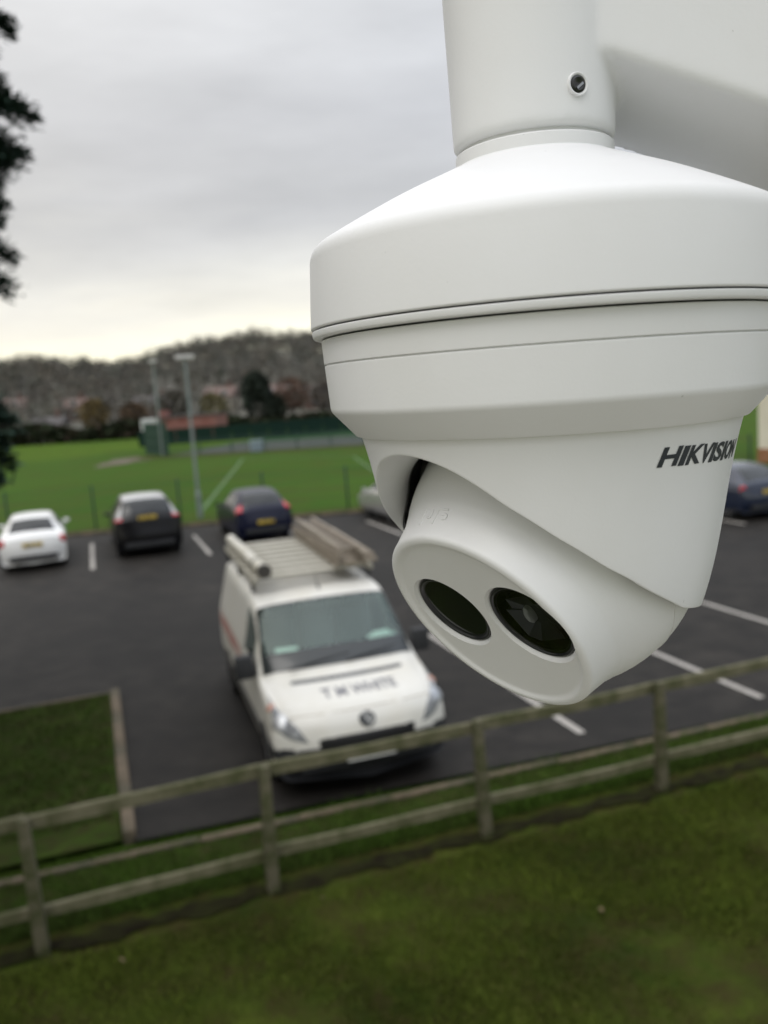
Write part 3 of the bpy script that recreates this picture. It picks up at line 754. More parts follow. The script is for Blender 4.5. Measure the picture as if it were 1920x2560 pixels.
hb4 = hatch(4.0, 1.48, .87, .56, tail_up=.97, sl=.45)
make_car('blue_hatchback', 'deep blue car at the far right end of the row, under the cream building', 'car', hb4, .87, .94, (0.008, 0.014, 0.042),
         (5.0, 7.0, 2.8, 2.5), (3.6, 4.6, 3.0, 5.2), 2.6, 4.0, GR, **carpos(19.35, 16.6, 0.03), sideglass=SG)
make_car('white_hatchback', 'white car in the near bays at the right edge, only its front corner in view', 'car', hb4, .87, .94, (0.68, 0.69, 0.70),
         (5.0, 7.0, 2.8, 2.5), (3.6, 4.6, 3.0, 5.2), 2.6, 4.0, None, loc=tuple(ab(12.5, 7.95)), rz=YAW, sideglass=SG)

# ---------------------------------------------------------------- the white van
van_white = mat('van_paint', (0.64, 0.625, 0.575), rough=0.38, coat=0.25, col2=(0.58, 0.55, 0.47), scale=1.6, ramp=(.45, .8))
van = thing('white_van', 'white panel van facing the fence, laden roof rack, dark lettering on its bonnet', 'van', tuple(ab(2.36, 7.93)), YAW - R(1.6))
VS = [(.10, .42, .30, .70, .88), (.02, .36, .40, .76, .915), (.0, .32, .52, .78, .93), (.01, .32, .65, .80, .94), (.05, .34, .79, .82, .945), (.12, .42, .895, .83, .945), (.22, .56, .965, .84, .945),
      (.43, .74, 1.01, .85, .948), (.70, .97, 1.055, .87, .95), (.86, 1.11, 1.085, .88, .95), (1.08, 1.29, 1.265, .865, .95), (1.36, 1.50, 1.475, .835, .95), (1.62, 1.73, 1.66, .805, .95), (1.78, 1.87, 1.745, .795, .95),
      (2.02, 2.07, 1.80, .79, .95), (2.6, 2.6, 1.825, .79, .95), (3.5, 3.5, 1.835, .79, .95), (4.45, 4.45, 1.82, .785, .95), (4.72, 4.70, 1.77, .77, .945), (4.80, 4.74, 1.62, .78, .94), (4.82, 4.75, 1.0, .80, .94), (4.83, 4.75, .55, .80, .93), (4.79, 4.72, .32, .78, .9)]
VB = Body(VS, .95, 1.05, zsill=0.27)
van_body = VB.mesh('body', van_white, van, rk=4, rj=3, holes=[(9.55, 12.7, -2.9, 2.9), (11.2, 14.2, 3.35, 4.75), (11.2, 14.2, -4.75, -3.35)])
van_body.data.materials.append(trim)
for p_ in van_body.data.polygons:
    c_ = p_.center
    if c_.z < .55 and c_.y < .36 or c_.z < .30: p_.material_index = 1
vglass = bpy.data.materials.new('tinted_screen'); vglass.use_nodes = True; n = vglass.node_tree; n.nodes.clear()
o_ = N(n, 'ShaderNodeOutputMaterial'); tr = N(n, 'ShaderNodeBsdfTransparent'); tr.inputs[0].default_value = (.66, .80, .74, 1)
gl_ = N(n, 'ShaderNodeBsdfGlossy'); gl_.inputs['Roughness'].default_value = .04; gl_.inputs[0].default_value = (.86, 1, .93, 1)
fr = N(n, 'ShaderNodeFresnel'); fr.inputs[0].default_value = 1.6
mr = N(n, 'ShaderNodeMath', operation='MULTIPLY_ADD'); n.links.new(fr.outputs[0], mr.inputs[0]); mr.inputs[1].default_value = .85; mr.inputs[2].default_value = .045
mx = N(n, 'ShaderNodeMixShader'); n.links.new(mr.outputs[0], mx.inputs[0]); n.links.new(tr.outputs[0], mx.inputs[1]); n.links.new(gl_.outputs[0], mx.inputs[2]); n.links.new(mx.outputs[0], o_.inputs[0])
def open_patch(name, m_, poly, off, nseg=12, parent=None):
    (a, b, c, d) = [Vector(p) for p in poly]; V = []; F = []
    for i in range(nseg + 1):
        for q in range(nseg + 1):
            u = i / nseg; w = q / nseg; p = (a * (1 - u) + b * u) * (1 - w) + (d * (1 - u) + c * u) * w
            V.append(VB.at(p.x, p.y) + VB.nrm(p.x, p.y) * off)
    for i in range(nseg):
        for q in range(nseg): k = i * (nseg + 1) + q; F.append((k, k + 1, k + nseg + 2, k + nseg + 1))
    return pydata(name, V, F, m_, parent or van)
ws = open_patch('windscreen', vglass, [(9.5, -2.95), (12.72, -2.85), (12.72, 2.85), (9.5, 2.95)], .004, 16)
seal_m = mat('screen_seal', (0.010, 0.014, 0.014), rough=.3, coat=.5)
# black border of the screen: four strips
open_patch('screen_border', seal_m, [(9.35, -3.0), (10.2, -2.9), (10.2, 2.9), (9.35, 3.0)], .0075, 14, ws)
open_patch('screen_border', seal_m, [(12.56, -2.93), (12.78, -2.92), (12.78, 2.92), (12.56, 2.93)], .0075, 14, ws)
for s_ in (1, -1): open_patch('screen_border', seal_m, [(9.9, s_ * 2.72), (12.6, s_ * 2.68), (12.6, s_ * 2.93), (9.9, s_ * 3.0)], .0072, 12, ws)
for s_ in (1, -1): open_patch('side_window', vglass, [(10.9, s_ * 4.0), (13.2, s_ * 3.3), (14.25, s_ * 3.3), (14.25, s_ * 4.78)], .005, 10)
for s_ in (1, -1): VB.patch('a_pillar_trim', trim, van, [(9.4, s_ * 4.3), (11.2, s_ * 3.75), (11.2, s_ * 4.9), (9.4, s_ * 4.9)], .006, nseg=6)
# cab interior
inner = mat('cab_plastic', (0.055, 0.058, 0.058), rough=.7); cloth = mat('seat_cloth', (0.13, 0.14, 0.145), rough=.95); paper = mat('paper', (0.85, 0.92, 0.86), rough=.8)
bm = bmesh.new(); box(bm, (0, 1.24, .95), (1.60, 0.52, 0.18), bev=.05); box(bm, (0.38, 1.36, 1.06), (0.42, 0.24, 0.08), bev=.03); dash = bmobj('dashboard', bm, inner, van)
bm = bmesh.new(); box(bm, (0, 2.46, 1.04), (1.62, 0.04, 1.36)); bmobj('bulkhead', bm, mat('bulkhead_grey', (0.50, 0.52, 0.51), rough=.8), van)
bm = bmesh.new(); box(bm, (0, 1.75, .42), (1.66, 1.5, .04)); bmobj('cab_floor', bm, inner, van)
for x_, wd in ((-.52, .50), (.02, .42), (.50, .46)):
    bm = bmesh.new(); box(bm, (x_, 2.02, .80), (wd, .5, .16), bev=.04)
    box(bm, (x_, 2.26, 1.14), (wd * .95, .14, .62), rot=Matrix.Rotation(0, 3, 'X'), bev=.05); box(bm, (x_, 2.28, 1.50), (.24, .10, .18), bev=.04)
    bmobj('seat', bm, cloth, van)
v, f = lathe([(.19 + .012 * math.cos(t), .012 * math.sin(t)) for t in [2 * math.pi * k / 8 for k in range(8)]], 32, Matrix.Translation((.42, 1.56, 1.08)) @ Matrix.Rotation(R(-62), 4, 'X'), close=True)
pydata('steering_wheel', v, f, trim, van)
for x_, y_, z_, sx, sy, an in ((.62, 1.26, 1.135, .22, .20, 12), (.50, 1.14, 1.15, .20, .15, -20), (.70, 1.12, 1.14, .16, .18, 30), (.28, 1.12, 1.135, .15, .11, 8), (-.55, 1.25, 1.125, .26, .16, -8)):
    bm = bmesh.new(); box(bm, (0, 0, 0), (sx, sy, .012)); bmesh.ops.rotate(bm, cent=(0, 0, 0), matrix=Matrix.Rotation(R(an), 3, 'Z') @ Matrix.Rotation(R(38), 3, 'X'), verts=bm.verts)
    bmesh.ops.translate(bm, vec=(x_, y_ + .10, z_ + .10), verts=bm.verts); bmobj('paper_sheet', bm, paper, dash)
for x_ in (-.48, .42):
    bm = bmesh.new(); box(bm, (x_, 1.82, 1.61), (.32, .03, .17), rot=Matrix.Rotation(R(25), 3, 'X'), bev=.012)
    bmobj('sun_visor', bm, mat('visor', (.008, .010, .010), rough=.8), van)
bm = bmesh.new(); box(bm, (0.02, 1.70, 1.56), (.20, .03, .065), bev=.012); bmobj('rear_view_mirror', bm, trim, van)
# front details
for s_ in (1, -1):
    h_ = VB.patch('headlight', lens_clear, van, [(3.0, s_ * 1.7), (4.2, s_ * 2.0), (7.5, s_ * 4.0), (4.5, s_ * 4.95)], .014, nseg=8)
    p = VB.at(6.2, s_ * 4.3); v, f = lathe([(0, .018), (.035, .014), (.052, 0), (.04, -.02)], 24, Matrix.Translation(p + VB.nrm(6.2, s_ * 4.3) * .010) @ VB.nrm(6.2, s_ * 4.3).to_track_quat('Z', 'Y').to_matrix().to_4x4())
    pydata('indicator', v, f, mat('amber_pink_lens', (.42, .22, .16), rough=.2, coat=.6), h_)
    p = VB.at(4.8, s_ * 3.45); nn = VB.nrm(4.8, s_ * 3.45)
    v, f = lathe([(0, .012), (.06, .012), (.085, 0), (.06, -.02)], 28, Matrix.Translation(p + nn * .012) @ nn.to_track_quat('Z', 'Y').to_matrix().to_4x4())
    pydata('lamp_bowl', v, f, mat('lamp_chrome', (.42, .43, .44), rough=.42, metal=1), h_)
    VB.patch('bumper_corner', trim, van, [(.8, s_ * 2.2), (2.35, s_ * 2.1), (2.7, s_ * 6.2), (.8, s_ * 6.2)], .014, nseg=8)
    VB.patch('side_moulding', trim, van, [(4.2, s_ * 6.55), (18.2, s_ * 6.55), (18.2, s_ * 7.2), (4.2, s_ * 7.2)], .014, nseg=20)
    VB.patch('door_panel', van_white, van, [(10.3, s_ * 5.05), (14.6, s_ * 5.05), (14.6, s_ * 6.45), (10.3, s_ * 6.45)], .004, nseg=8)
VB.patch('lower_bumper', trim, van, [(.03, -6.4), (2.15, -5.2), (2.15, 5.2), (.03, 6.4)], .010, nseg=24)
VB.patch('grille', mat('grille_black', (.006, .006, .007), rough=.5), van, [(2.15, -1.45), (3.25, -1.45), (3.25, 1.45), (2.15, 1.45)], .010, nseg=8)
VB.patch('lower_grille', MATS['grille_black'], van, [(.25, -3.1), (1.9, -3.1), (1.9, 3.1), (.25, 3.1)], .012, nseg=8)
for kk in (.7, 1.2, 1.6): 
    bm = bmesh.new(); p = VB.at(kk, 0); box(bm, (0, p.y - .02, p.z), (1.45, .02, .018), bev=.004); bmobj('grille_bar', bm, trim, van)
bm = bmesh.new(); box(bm, (0, -.03, .47), (.52, .012, .112), bev=.003); bmobj('number_plate', bm, plate_w, van)
VB.patch('bonnet_vent', mat('vent_grey', (.085, .09, .095), rough=.7), van, [(7.95, -1.75), (8.55, -1.75), (8.55, 1.85), (7.95, 1.85)], .006, nseg=10)
crease = mat('panel_gap', (.33, .29, .22), rough=.8)
VB.patch('bonnet_gap', crease, van, [(5.02, -3.3), (5.10, -3.3), (5.10, 3.3), (5.02, 3.3)], .003, nseg=12, thick=.004)
for s_ in (1, -1): VB.patch('bonnet_gap', crease, van, [(5.1, s_ * 3.3), (9.2, s_ * 4.0), (9.2, s_ * 4.06), (5.1, s_ * 3.38)], .003, nseg=12, thick=.004)
# round emblem: dark shield with a pale rearing-beast stroke
pe = VB.at(4.1, 0); ne = VB.nrm(4.1, 0); em = Matrix.Translation(pe + ne * .006) @ Matrix(((1, 0, 0), (0, ne.y, 0), (0, 0, 1))).to_4x4()
XE_ = Vector((1, 0, 0)); YE_ = ne.cross(XE_).normalized() * (1 if ne.cross(XE_).z > 0 else -1)
def emb(x, y, o=0.0): return pe + XE_ * x + YE_ * y + ne * (.010 + o)
bm = bmesh.new()
ring_ = [(.088 * math.sin(t) * (1 - .12 * max(0, -math.cos(t))), .082 * math.cos(t)) for t in [2 * math.pi * k / 28 for k in range(28)]]
a_ = [bm.verts.new(emb(x, y, -.014)) for x, y in ring_]; b_ = [bm.verts.new(emb(x * .95, y * .95, .004)) for x, y in ring_]
for i in range(28): bm.faces.new((a_[i], a_[(i + 1) % 28], b_[(i + 1) % 28], b_[i]))
bm.faces.new(b_); bdg = bmobj('emblem', bm, mat('emblem_dark', (.018, .02, .022), rough=.25, metal=.3), van)
bm = bmesh.new()
for pl in ([(-.05, .055), (-.012, .062), (-.028, .03), (-.004, .0), (-.035, -.02)], [(-.004, .0), (.018, -.045), (.0, -.068)], [(-.004, .028), (.036, .02), (.05, .05)], [(.018, -.02), (.045, -.035), (.055, .0)]):
    for p, q in zip(pl[:-1], pl[1:]): tube(bm, emb(*p, .006), emb(*q, .006), .0075, n=6)
bmobj('emblem_figure', bm, mat('emblem_pale', (.6, .6, .58), rough=.3, metal=.5), bdg)
# bonnet lettering, reads from the front of the van
me = text_mesh('T M WHITE', 1.0, 0.02); xs = [p.co.x for p in me.vertices]; ys = [p.co.y for p in me.vertices]
x0, x1, y1 = min(xs), max(xs), max(ys); V = []
for p in me.vertices:
    u = (p.co.x - x0) / (x1 - x0); h = p.co.y / y1; x_ = -.37 + .82 * u; kk = 6.50 + .80 * h
    P = VB.at(kk, 0)
    lo, hi = 0.0, 3.6
    for _ in range(22):
        mid = (lo + hi) / 2
        if VB.at(kk, mid).x < abs(x_): lo = mid
        else: hi = mid
    P = VB.at(kk, lo * (1 if x_ >= 0 else -1) if abs(x_) > .004 else .001); V.append(P + VB.nrm(kk, .5) * .006)
F = [tuple(p.vertices) for p in me.polygons]; pydata('bonnet_lettering', V, F, mat('lettering_dark', (.15, .15, .17), rough=.5), van, smooth=False); bpy.data.meshes.remove(me)
# livery stripe down the flanks, mirrors, wheels, wipers, aerial
for s_ in (1, -1):
    VB.patch('livery_stripe', mat('faded_red_vinyl', (.36, .13, .11), rough=.6, col2=(.5, .40, .36), scale=2.5), van, [(14.8, s_ * 5.0), (18.1, s_ * 4.95), (18.1, s_ * 5.45), (14.8, s_ * 5.55)], .003, nseg=10, thick=.003)
    bm = bmesh.new(); box(bm, (s_ * 1.055, 1.30, 1.16), (.215, .12, .275), bev=.035); box(bm, (s_ * .95, 1.31, 1.08), (.12, .06, .07), bev=.01)
    mo = bmobj('wing_mirror', bm, trim, van)
    bm = bmesh.new(); box(bm, (s_ * 1.055, 1.365, 1.16), (.17, .006, .22)); bmobj('mirror_glass', bm, MATS['lamp_chrome'], mo)
    wheel(van, s_ * .845, .93, .325, .215, s_); wheel(van, s_ * .845, 3.93, .325, .215, s_)
for p, q in (((-.62, .95, 1.165), (.10, 1.02, 1.225)), ((.05, .93, 1.165), (.66, 1.04, 1.225))):
    bm = bmesh.new(); tube(bm, p, q, .011, .007, 6); bmobj('wiper', bm, trim, van)
bm = bmesh.new(); tube(bm, (.02, 1.98, 1.79), (.02, 2.12, 1.95), .007, .004, 6); tube(bm, (.02, 1.95, 1.775), (.02, 2.01, 1.81), .022, .014, 8); bmobj('aerial', bm, trim, van)
# roof rack
rack_m = mat('rack_alloy', (.44, .42, .36), rough=.55, metal=.15, col2=(.32, .30, .24), scale=5)
RK = van.location + Vector((0, 0, -.105))
rack = thing('roof_rack', 'pale alloy roof rack with cross slats carried on the van roof', 'roof rack', RK, van.rotation_euler.z)
for s_ in (1, -1):
    bm = bmesh.new(); box(bm, (s_ * .74, 3.42, 2.05), (.05, 2.68, .05), bev=.008); bmobj('side_rail', bm, rack_m, rack)
    for y_ in (2.25, 3.4, 4.6):
        bm = bmesh.new(); box(bm, (s_ * .745, y_, 1.965), (.04, .07, .14), bev=.008); bmobj('foot', bm, trim, rack)
bm = bmesh.new(); box(bm, (0, 0, 2.085), (1.52, .20, .03), bev=.006); sl0 = bmobj('cross_slat', bm, rack_m, rack)
for i in range(8):
    o = sl0 if i == 0 else sl0.copy()
    if i: COL.objects.link(o); o.parent = rack
    o.location = (0, 2.19 + .352 * i, rng.normal(0, .002))
# pipe carrier along the left rail
pc = thing('pipe_carrier', 'long white plastic pipe tube with a dark end cap, strapped along the roof rack', 'pipe tube', RK, van.rotation_euler.z)
pvc = mat('white_pvc', (.66, .64, .58), rough=.45, col2=(.5, .47, .38), scale=2)
bm = bmesh.new(); tube(bm, (-.62, 2.02, 2.185), (-.66, 4.78, 2.185), .072, n=24); bmobj('pipe', bm, pvc, pc)
bm = bmesh.new(); tube(bm, (-.62, 1.97, 2.185), (-.621, 2.05, 2.185), .085, n=24); bmobj('end_cap', bm, mat('cap_dark', (.05, .045, .04), rough=.7), pc)
for y_ in (2.5, 4.3):
    bm = bmesh.new(); tube(bm, (-.628, y_, 2.185), (-.6285, y_ + .05, 2.185), .077, n=20); bmobj('strap', bm, trim, pc)
# ladders stacked on the right
timber = mat('ladder_timber', (.27, .232, .180), rough=.85, col2=(.15, .125, .095), scale=9, stretch=(4, .6, 4), bump=.4, bscale=40, bdist=.003)
timber2 = mat('ladder_alloy_dull', (.38, .34, .28), rough=.7, col2=(.25, .21, .17), scale=5, stretch=(4, .6, 4))
def ladder(label, x, z, y0, y1, w, m_, tilt=0.0, h=.075):
    t = thing('ladder', label, 'ladder', RK, van.rotation_euler.z, 'ladders stacked on the van roof')
    for s_ in (-1, 1):
        bm = bmesh.new(); box(bm, (0, (y0 + y1) / 2, 0), (.032, y1 - y0, h), bev=.005)
        bmesh.ops.translate(bm, vec=(s_ * w / 2, 0, 0), verts=bm.verts); bmesh.ops.rotate(bm, cent=(0, 3.4, 0), matrix=Matrix.Rotation(tilt, 3, 'Z'), verts=bm.verts)
        bmesh.ops.translate(bm, vec=(x, 0, z), verts=bm.verts); bmobj('stile', bm, m_, t)
    bm = bmesh.new(); tube(bm, (-w / 2, 0, 0), (w / 2, 0, 0), .017, n=8); r0 = bmobj('rung', bm, m_, t)
    nr = int((y1 - y0) / .26)
    for i in range(nr):
        o = r0 if i == 0 else r0.copy()
        if i: COL.objects.link(o); o.parent = t
        yy = y0 + .12 + .26 * i; d = Matrix.Rotation(tilt, 3, 'Z') @ Vector((0, yy - 3.4, 0))
        o.location = (x + d.x, 3.4 + d.y, z); o.rotation_euler = (0, 0, tilt)
ladder('timber ladder, bottom of the stack on the van roof, lying against the slats', .50, 2.143, 1.98, 4.95, .36, timber, R(-1.0))
ladder('timber ladder in the middle of the stack on the van roof', .49, 2.225, 2.02, 5.02, .31, timber, R(-.4))
ladder('greyer ladder on top of the stack on the van roof', .52, 2.307, 2.10, 5.10, .25, timber2, R(-1.4))
def plank(label, x, z, y0, y1, w, h, tilt):
    bm = bmesh.new(); box(bm, (0, 0, 0), (w, y1 - y0, h), bev=.004); o = bmobj('plank', bm, timber, None)
    c = Matrix.Rotation(van.rotation_euler.z, 3, 'Z') @ Vector((x, (y0 + y1) / 2, z)); o.location = RK + c; o.rotation_euler = (0, 0, van.rotation_euler.z + tilt)
    tag(o, label, 'plank', 'planks beside the ladders')
plank('outer scaffold plank lying at the right edge of the van roof rack', .80, 2.125, 2.15, 5.0, .15, .045, R(-1))
plank('short plank laid on the outer scaffold plank beside the ladders', .82, 2.172, 2.25, 4.8, .12, .045, R(-1.6))
plank('narrow batten packed inside the bottom ladder on the van roof', .50, 2.14, 2.05, 4.85, .17, .06, R(-1))

# ================================================================== BEYOND THE CAR PARK
green_steel = mat('green_coated_steel', (0.012, 0.045, 0.030), rough=0.5)
galv = mat('galvanised_steel', (0.20, 0.24, 0.23), rough=0.55, metal=0.3)
lp = thing('street_lamp', 'tall grey lamp post with a flat white lantern head at the far kerb', 'street lamp', (-6.86, 31.3, 0))
bm = bmesh.new(); tube(bm, (0, 0, 0), (0, 0, .9), .10, n=16); tube(bm, (0, 0, .9), (0, 0, 1.0), .10, .065, n=16); tube(bm, (0, 0, 1.0), (0.02, 0, 5.85), .062, .048, n=14); bmobj('pole', bm, galv, lp)
bm = bmesh.new(); box(bm, (0.02, 0, 5.92), (.66, .32, .13), bev=.04); hd = bmobj('lantern', bm, mat('lantern_shell', (.52, .52, .50), rough=.5), lp)
bm = bmesh.new(); box(bm, (0.02, 0, 5.845), (.5, .22, .03), bev=.01); bmobj('diffuser', bm, mat('lantern_glass', (.25, .26, .26), rough=.2), hd)

# wire fence round the field
mf = thing('wire_fence', 'low green wire mesh fence along the edge of the sports field', 'wire fence')
bm = bmesh.new(); box(bm, (0, 0, .78), (.07, .05, 1.62), bev=.004); fp0 = bmobj('fence_post', bm, green_steel, mf)
fa = [-24 + 2.93 * i for i in range(17)]
for i, a in enumerate(fa):
    o = fp0 if i == 0 else fp0.copy()
    if i: COL.objects.link(o); o.parent = mf
    p = ab(a + .4, far_edge(a) + 1.2); o.location = (p.x, p.y, 0); o.rotation_euler = (0, 0, YAW)
bm = bmesh.new()
for i in range(len(fa) - 1):
    p, q = ab(fa[i] + .4, far_edge(fa[i]) + 1.2), ab(fa[i + 1] + .4, far_edge(fa[i + 1]) + 1.2)
    for z in (.08, .45, .8, 1.15, 1.5): tube(bm, p + Vector((0, 0, z)), q + Vector((0, 0, z)), .004, n=4, caps=False)
    n_ = 24
    for k in range(1, n_):
        c = p.lerp(q, k / n_); tube(bm, c + Vector((0, 0, .08)), c + Vector((0, 0, 1.5)), .0025, n=3, caps=False)
tag(bmobj('wire_mesh', bm, green_steel, mf), kind='stuff')

# field markings, bare patch, court
wm = mat('pitch_line', (.10, .16, .08), rough=.9, col2=(.06, .12, .035), scale=2)
def seg(x0, y0, x1, y1, w, z=-.022, m_=wm, name='pitch_line'):
    p, q = Vector((x0, y0, 0)), Vector((x1, y1, 0)); d = (q - p).normalized(); n_ = Vector((-d.y, d.x, 0)) * w / 2
    return sheet(name, [p - n_, p + n_, q + n_, q - n_][::-1], z, m_)
seg(-7.25, 33.2, -10.3, 63.5, .16); seg(-1.8, 57.7, .2, 40.5, .14); seg(-10.3, 63.6, -1.8, 58.0, .14)
def blob(name, cx_, cy_, rx, ry, z, m_, seed=0, rz=0):
    n_ = 40; pts = []
    for k in range(n_):
        t = 2 * math.pi * k / n_; q = 1 + .22 * math.sin(3 * t + seed) + .12 * math.sin(7 * t + 2 * seed)
        x, y = rx * q * math.cos(t), ry * q * math.sin(t); pts.append((cx_ + x * math.cos(rz) - y * math.sin(rz), cy_ + x * math.sin(rz) + y * math.cos(rz)))
    return sheet(name, pts, z, m_)
blob('field', -48, 104, 34, 24, -.025, multi_noise('field_pale', [(.055, .10, .008), (.064, .125, .010), (.05, .08, .010)], [.1, .5], bump=.2, bscale=8), .6, R(-12))
absheet('field', [(-45, far_edge(-45) + .06), (30, far_edge(30) + .06), (30, far_edge(30) + 1.6), (-45, far_edge(-45) + 1.6)], -.008, multi_noise('field_edge', [(.040, .056, .010), (.055, .068, .014), (.04, .032, .014)], [.5, 2.5], bump=.3, bscale=12))
blob('bare_earth', -21.6, 72.0, 1.9, 4.6, -.0235, mat('mud_patch', (.085, .065, .045), rough=.95, col2=(.12, .095, .075), scale=.6), 1.0)
CD = Vector((-18.7 + 0.8, 74.8 - 71.0, 0)).normalized() * -1      # along the court's near side, to the right
c0 = Vector((-18.7, 75.2, 0)); crd = Vector((.975, -.222, 0)); cad = Vector((.222, .975, 0))
def ct(u, v_, z=0): return c0 + crd * u + cad * v_ + Vector((0, 0, z))
sheet('bare_earth', [ct(-2, -3.6), ct(34, -4.0), ct(34, -.6), ct(-2, -.6)], -.022, mat('worn_edge', (.036, .036, .014), rough=.95, spec=.05, col2=(.05, .055, .018), scale=.4))
sheet('court', [ct(0, 0), ct(36, 0), ct(36, 16), ct(0, 16)], -.018, mat('court_surface', (.045, .055, .048), rough=.9, spec=.1, col2=(.065, .07, .062), scale=.3))
sheet('court', [ct(0, 16.0), ct(36, 16.0), ct(36, 44), ct(0, 44)], -.016, mat('court_green', (.018, .062, .016), rough=.9, spec=.05, col2=(.016, .05, .016), scale=.2))
sheet('court', [ct(0, 20.5), ct(36, 20.5), ct(36, 26), ct(0, 26)], -.012, mat('court_dark', (.012, .03, .014), rough=.9, spec=.05))
cf = thing('court_fence', 'tall dark green mesh fence enclosing the games court in the middle distance', 'court fence')
bm = bmesh.new(); box(bm, (0, 0, 1.6), (.10, .10, 3.3)); cp0 = bmobj('fence_post', bm, green_steel, cf)
SD = Vector((-.52, .854, 0))
def cs(v_, z=0): return c0 + SD * v_ + Vector((0, 0, z))
cposts = [(ct(3 * i, 0), .42) for i in range(1, 13)] + [(cs(1.15 * i), 1.0) for i in range(7)] + [(ct(3 * i, 44), .5) for i in range(13)]
for i, (p, hsc) in enumerate(cposts):
    o = cp0 if i == 0 else cp0.copy()
    if i: COL.objects.link(o); o.parent = cf
    o.location = p; o.scale = (1, 1, hsc)
bm = bmesh.new()
for i in range(70):
    v_ = i * .1; tube(bm, cs(v_, 0), cs(v_, 2.9), .028, n=4, caps=False)
for z in (.1, 1.1, 2.0, 2.85): tube(bm, cs(0, z), cs(6.9, z), .05, n=4)
tag(bmobj('mesh_panel', bm, green_steel, cf), kind='stuff')
bm = bmesh.new()
for z in (.5, 1.0, 1.28): tube(bm, ct(0, 0, z), ct(36, 0, z), .022, n=4); tube(bm, ct(0, 44, z), ct(36, 44, z), .04, n=4)
for i in range(140): tube(bm, ct(i * .257, 0, 0), ct(i * .257, 0, 1.25), .010, n=3, caps=False)
tag(bmobj('mesh_panel', bm, green_steel, cf), kind='stuff')
bx_ = thing('grit_bin', 'pale blue storage bin standing in front of the games court fence', 'bin', (-10.4, 71.9, -.03), .2)
bm = bmesh.new(); box(bm, (0, 0, .42), (1.05, .7, .84), bev=.05); bmobj('bin_body', bm, mat('pale_blue_plastic', (.17, .22, .25), rough=.5), bx_)
bm = bmesh.new(); box(bm, (0, 0, .90), (1.15, .8, .12), bev=.03); bmobj('lid', bm, mat('pale_blue_lid', (.20, .26, .29), rough=.5), bx_)
def mast(x, y, h, label):
    t = thing('floodlight_mast', label, 'floodlight mast', (x, y, -.03), 0, 'floodlight masts round the court')
    bm = bmesh.new(); tube(bm, (0, 0, 0), (0, 0, h), .11, .06, n=10); bmobj('pole', bm, galv, t)
    bm = bmesh.new(); box(bm, (0, 0, h + .12), (.7, .25, .2), bev=.03); bmobj('floodlight', bm, MATS['lantern_shell'], t)
wb_ = thing('windbreak_fence', 'long low dark green windbreak panels in front of the red pavilion', 'windbreak')
for i in range(14):
    bm = bmesh.new(); box(bm, (0, 0, .9), (2.08, .06, 1.8)); p_ = bmobj('panel', bm, mat('windbreak_green', (.010, .026, .020), rough=.9, spec=.1), wb_, smooth=False); p_.location = (-26.6 + 2.12 * i, 98 + .25 * i, -.03); p_.rotation_euler = (0, 0, .118)
mast(-19.5, 76.2, 8.3, 'thin grey floodlight mast just left of the lamp post, by the court corner')

# long low red building and white annexe
brick_red = mat('red_brick', (.085, .050, .040), rough=.85, col2=(.13, .085, .07), scale=1.2)
cream = mat('cream_render', (.40, .37, .30), rough=.85, col2=(.34, .31, .25), scale=1.5, bump=.2, bscale=30)
slate = mat('grey_slate', (.05, .048, .048), rough=.7, col2=(.085, .075, .072), scale=2.2)
tile_r = mat('red_tile', (.095, .058, .050), rough=.8, col2=(.15, .105, .09), scale=2.2)
pane = mat('window_pane', (.03, .035, .04), rough=.1, spec=.8)
def house(name, label, x, y, z, w, d, h, rh, rz, wall, roof, wins=2, chim=True, group=None, cat='house', floors=2):
    t = thing(name, label, cat, (x, y, z), rz, group)
    bm = bmesh.new(); box(bm, (0, 0, h / 2), (w, d, h)); wl = bmobj('wall', bm, wall, t, smooth=False)
    bm = bmesh.new(); e = .35
    A = [bm.verts.new(p) for p in ((-w / 2 - e, -d / 2 - e, h - .1), (w / 2 + e, -d / 2 - e, h - .1), (w / 2 + e, d / 2 + e, h - .1), (-w / 2 - e, d / 2 + e, h - .1), (-w / 2 - e, 0, h + rh), (w / 2 + e, 0, h + rh))]
    for q in ((0, 1, 5, 4), (2, 3, 4, 5), (0, 4, 3), (1, 2, 5), (3, 2, 1, 0)): bm.faces.new([A[i] for i in q])
    rf = bmobj('roof', bm, roof, t, smooth=False)
    if chim:
        bm = bmesh.new(); box(bm, (w * .3, 0, h + rh + .3), (.7, .6, 1.5)); bmobj('chimney', bm, brick_red, rf, smooth=False)
    w0_ = None
    for fl in range(floors):
        for k in range(wins):
            if w0_ is None:
                bm = bmesh.new(); box(bm, (0, 0, 0), (1.3, .14, 1.2)); w0_ = bmobj('window', bm, mat('window_white', (.6, .6, .58), rough=.6), wl, smooth=False); o = w0_
                bm = bmesh.new(); box(bm, (0, -.08, 0), (1.08, .04, 1.0)); 
                me_ = bpy.data.meshes.new('pane'); bm.to_mesh(me_); bm.free(); me_.materials.append(pane)
            else:
                o = w0_.copy(); COL.objects.link(o); o.parent = wl
            o.location = (-w / 2 + w * (k + .5) / wins, -d / 2 - .02, 1.35 + 2.6 * fl)
            pn = bpy.data.objects.new('pane', me_); COL.objects.link(pn); pn.parent = t; pn.location = o.location
    return t
t = thing('pavilion', 'long low red brick pavilion beyond the games court', 'pavilion', (-23.9, 110.5, 0.0), R(-3))
bm = bmesh.new(); box(bm, (0, 0, 1.5), (7.6, 6, 3.0)); bmobj('wall', bm, mat('pavilion_brick', (.17, .060, .050), rough=.85, col2=(.24, .12, .105), scale=.8), t, smooth=False)
bm = bmesh.new(); box(bm, (-3.6, 0, 3.35), (.9, 2, 1.1)); bmobj('chimney', bm, MATS['pavilion_brick'], t, smooth=False)
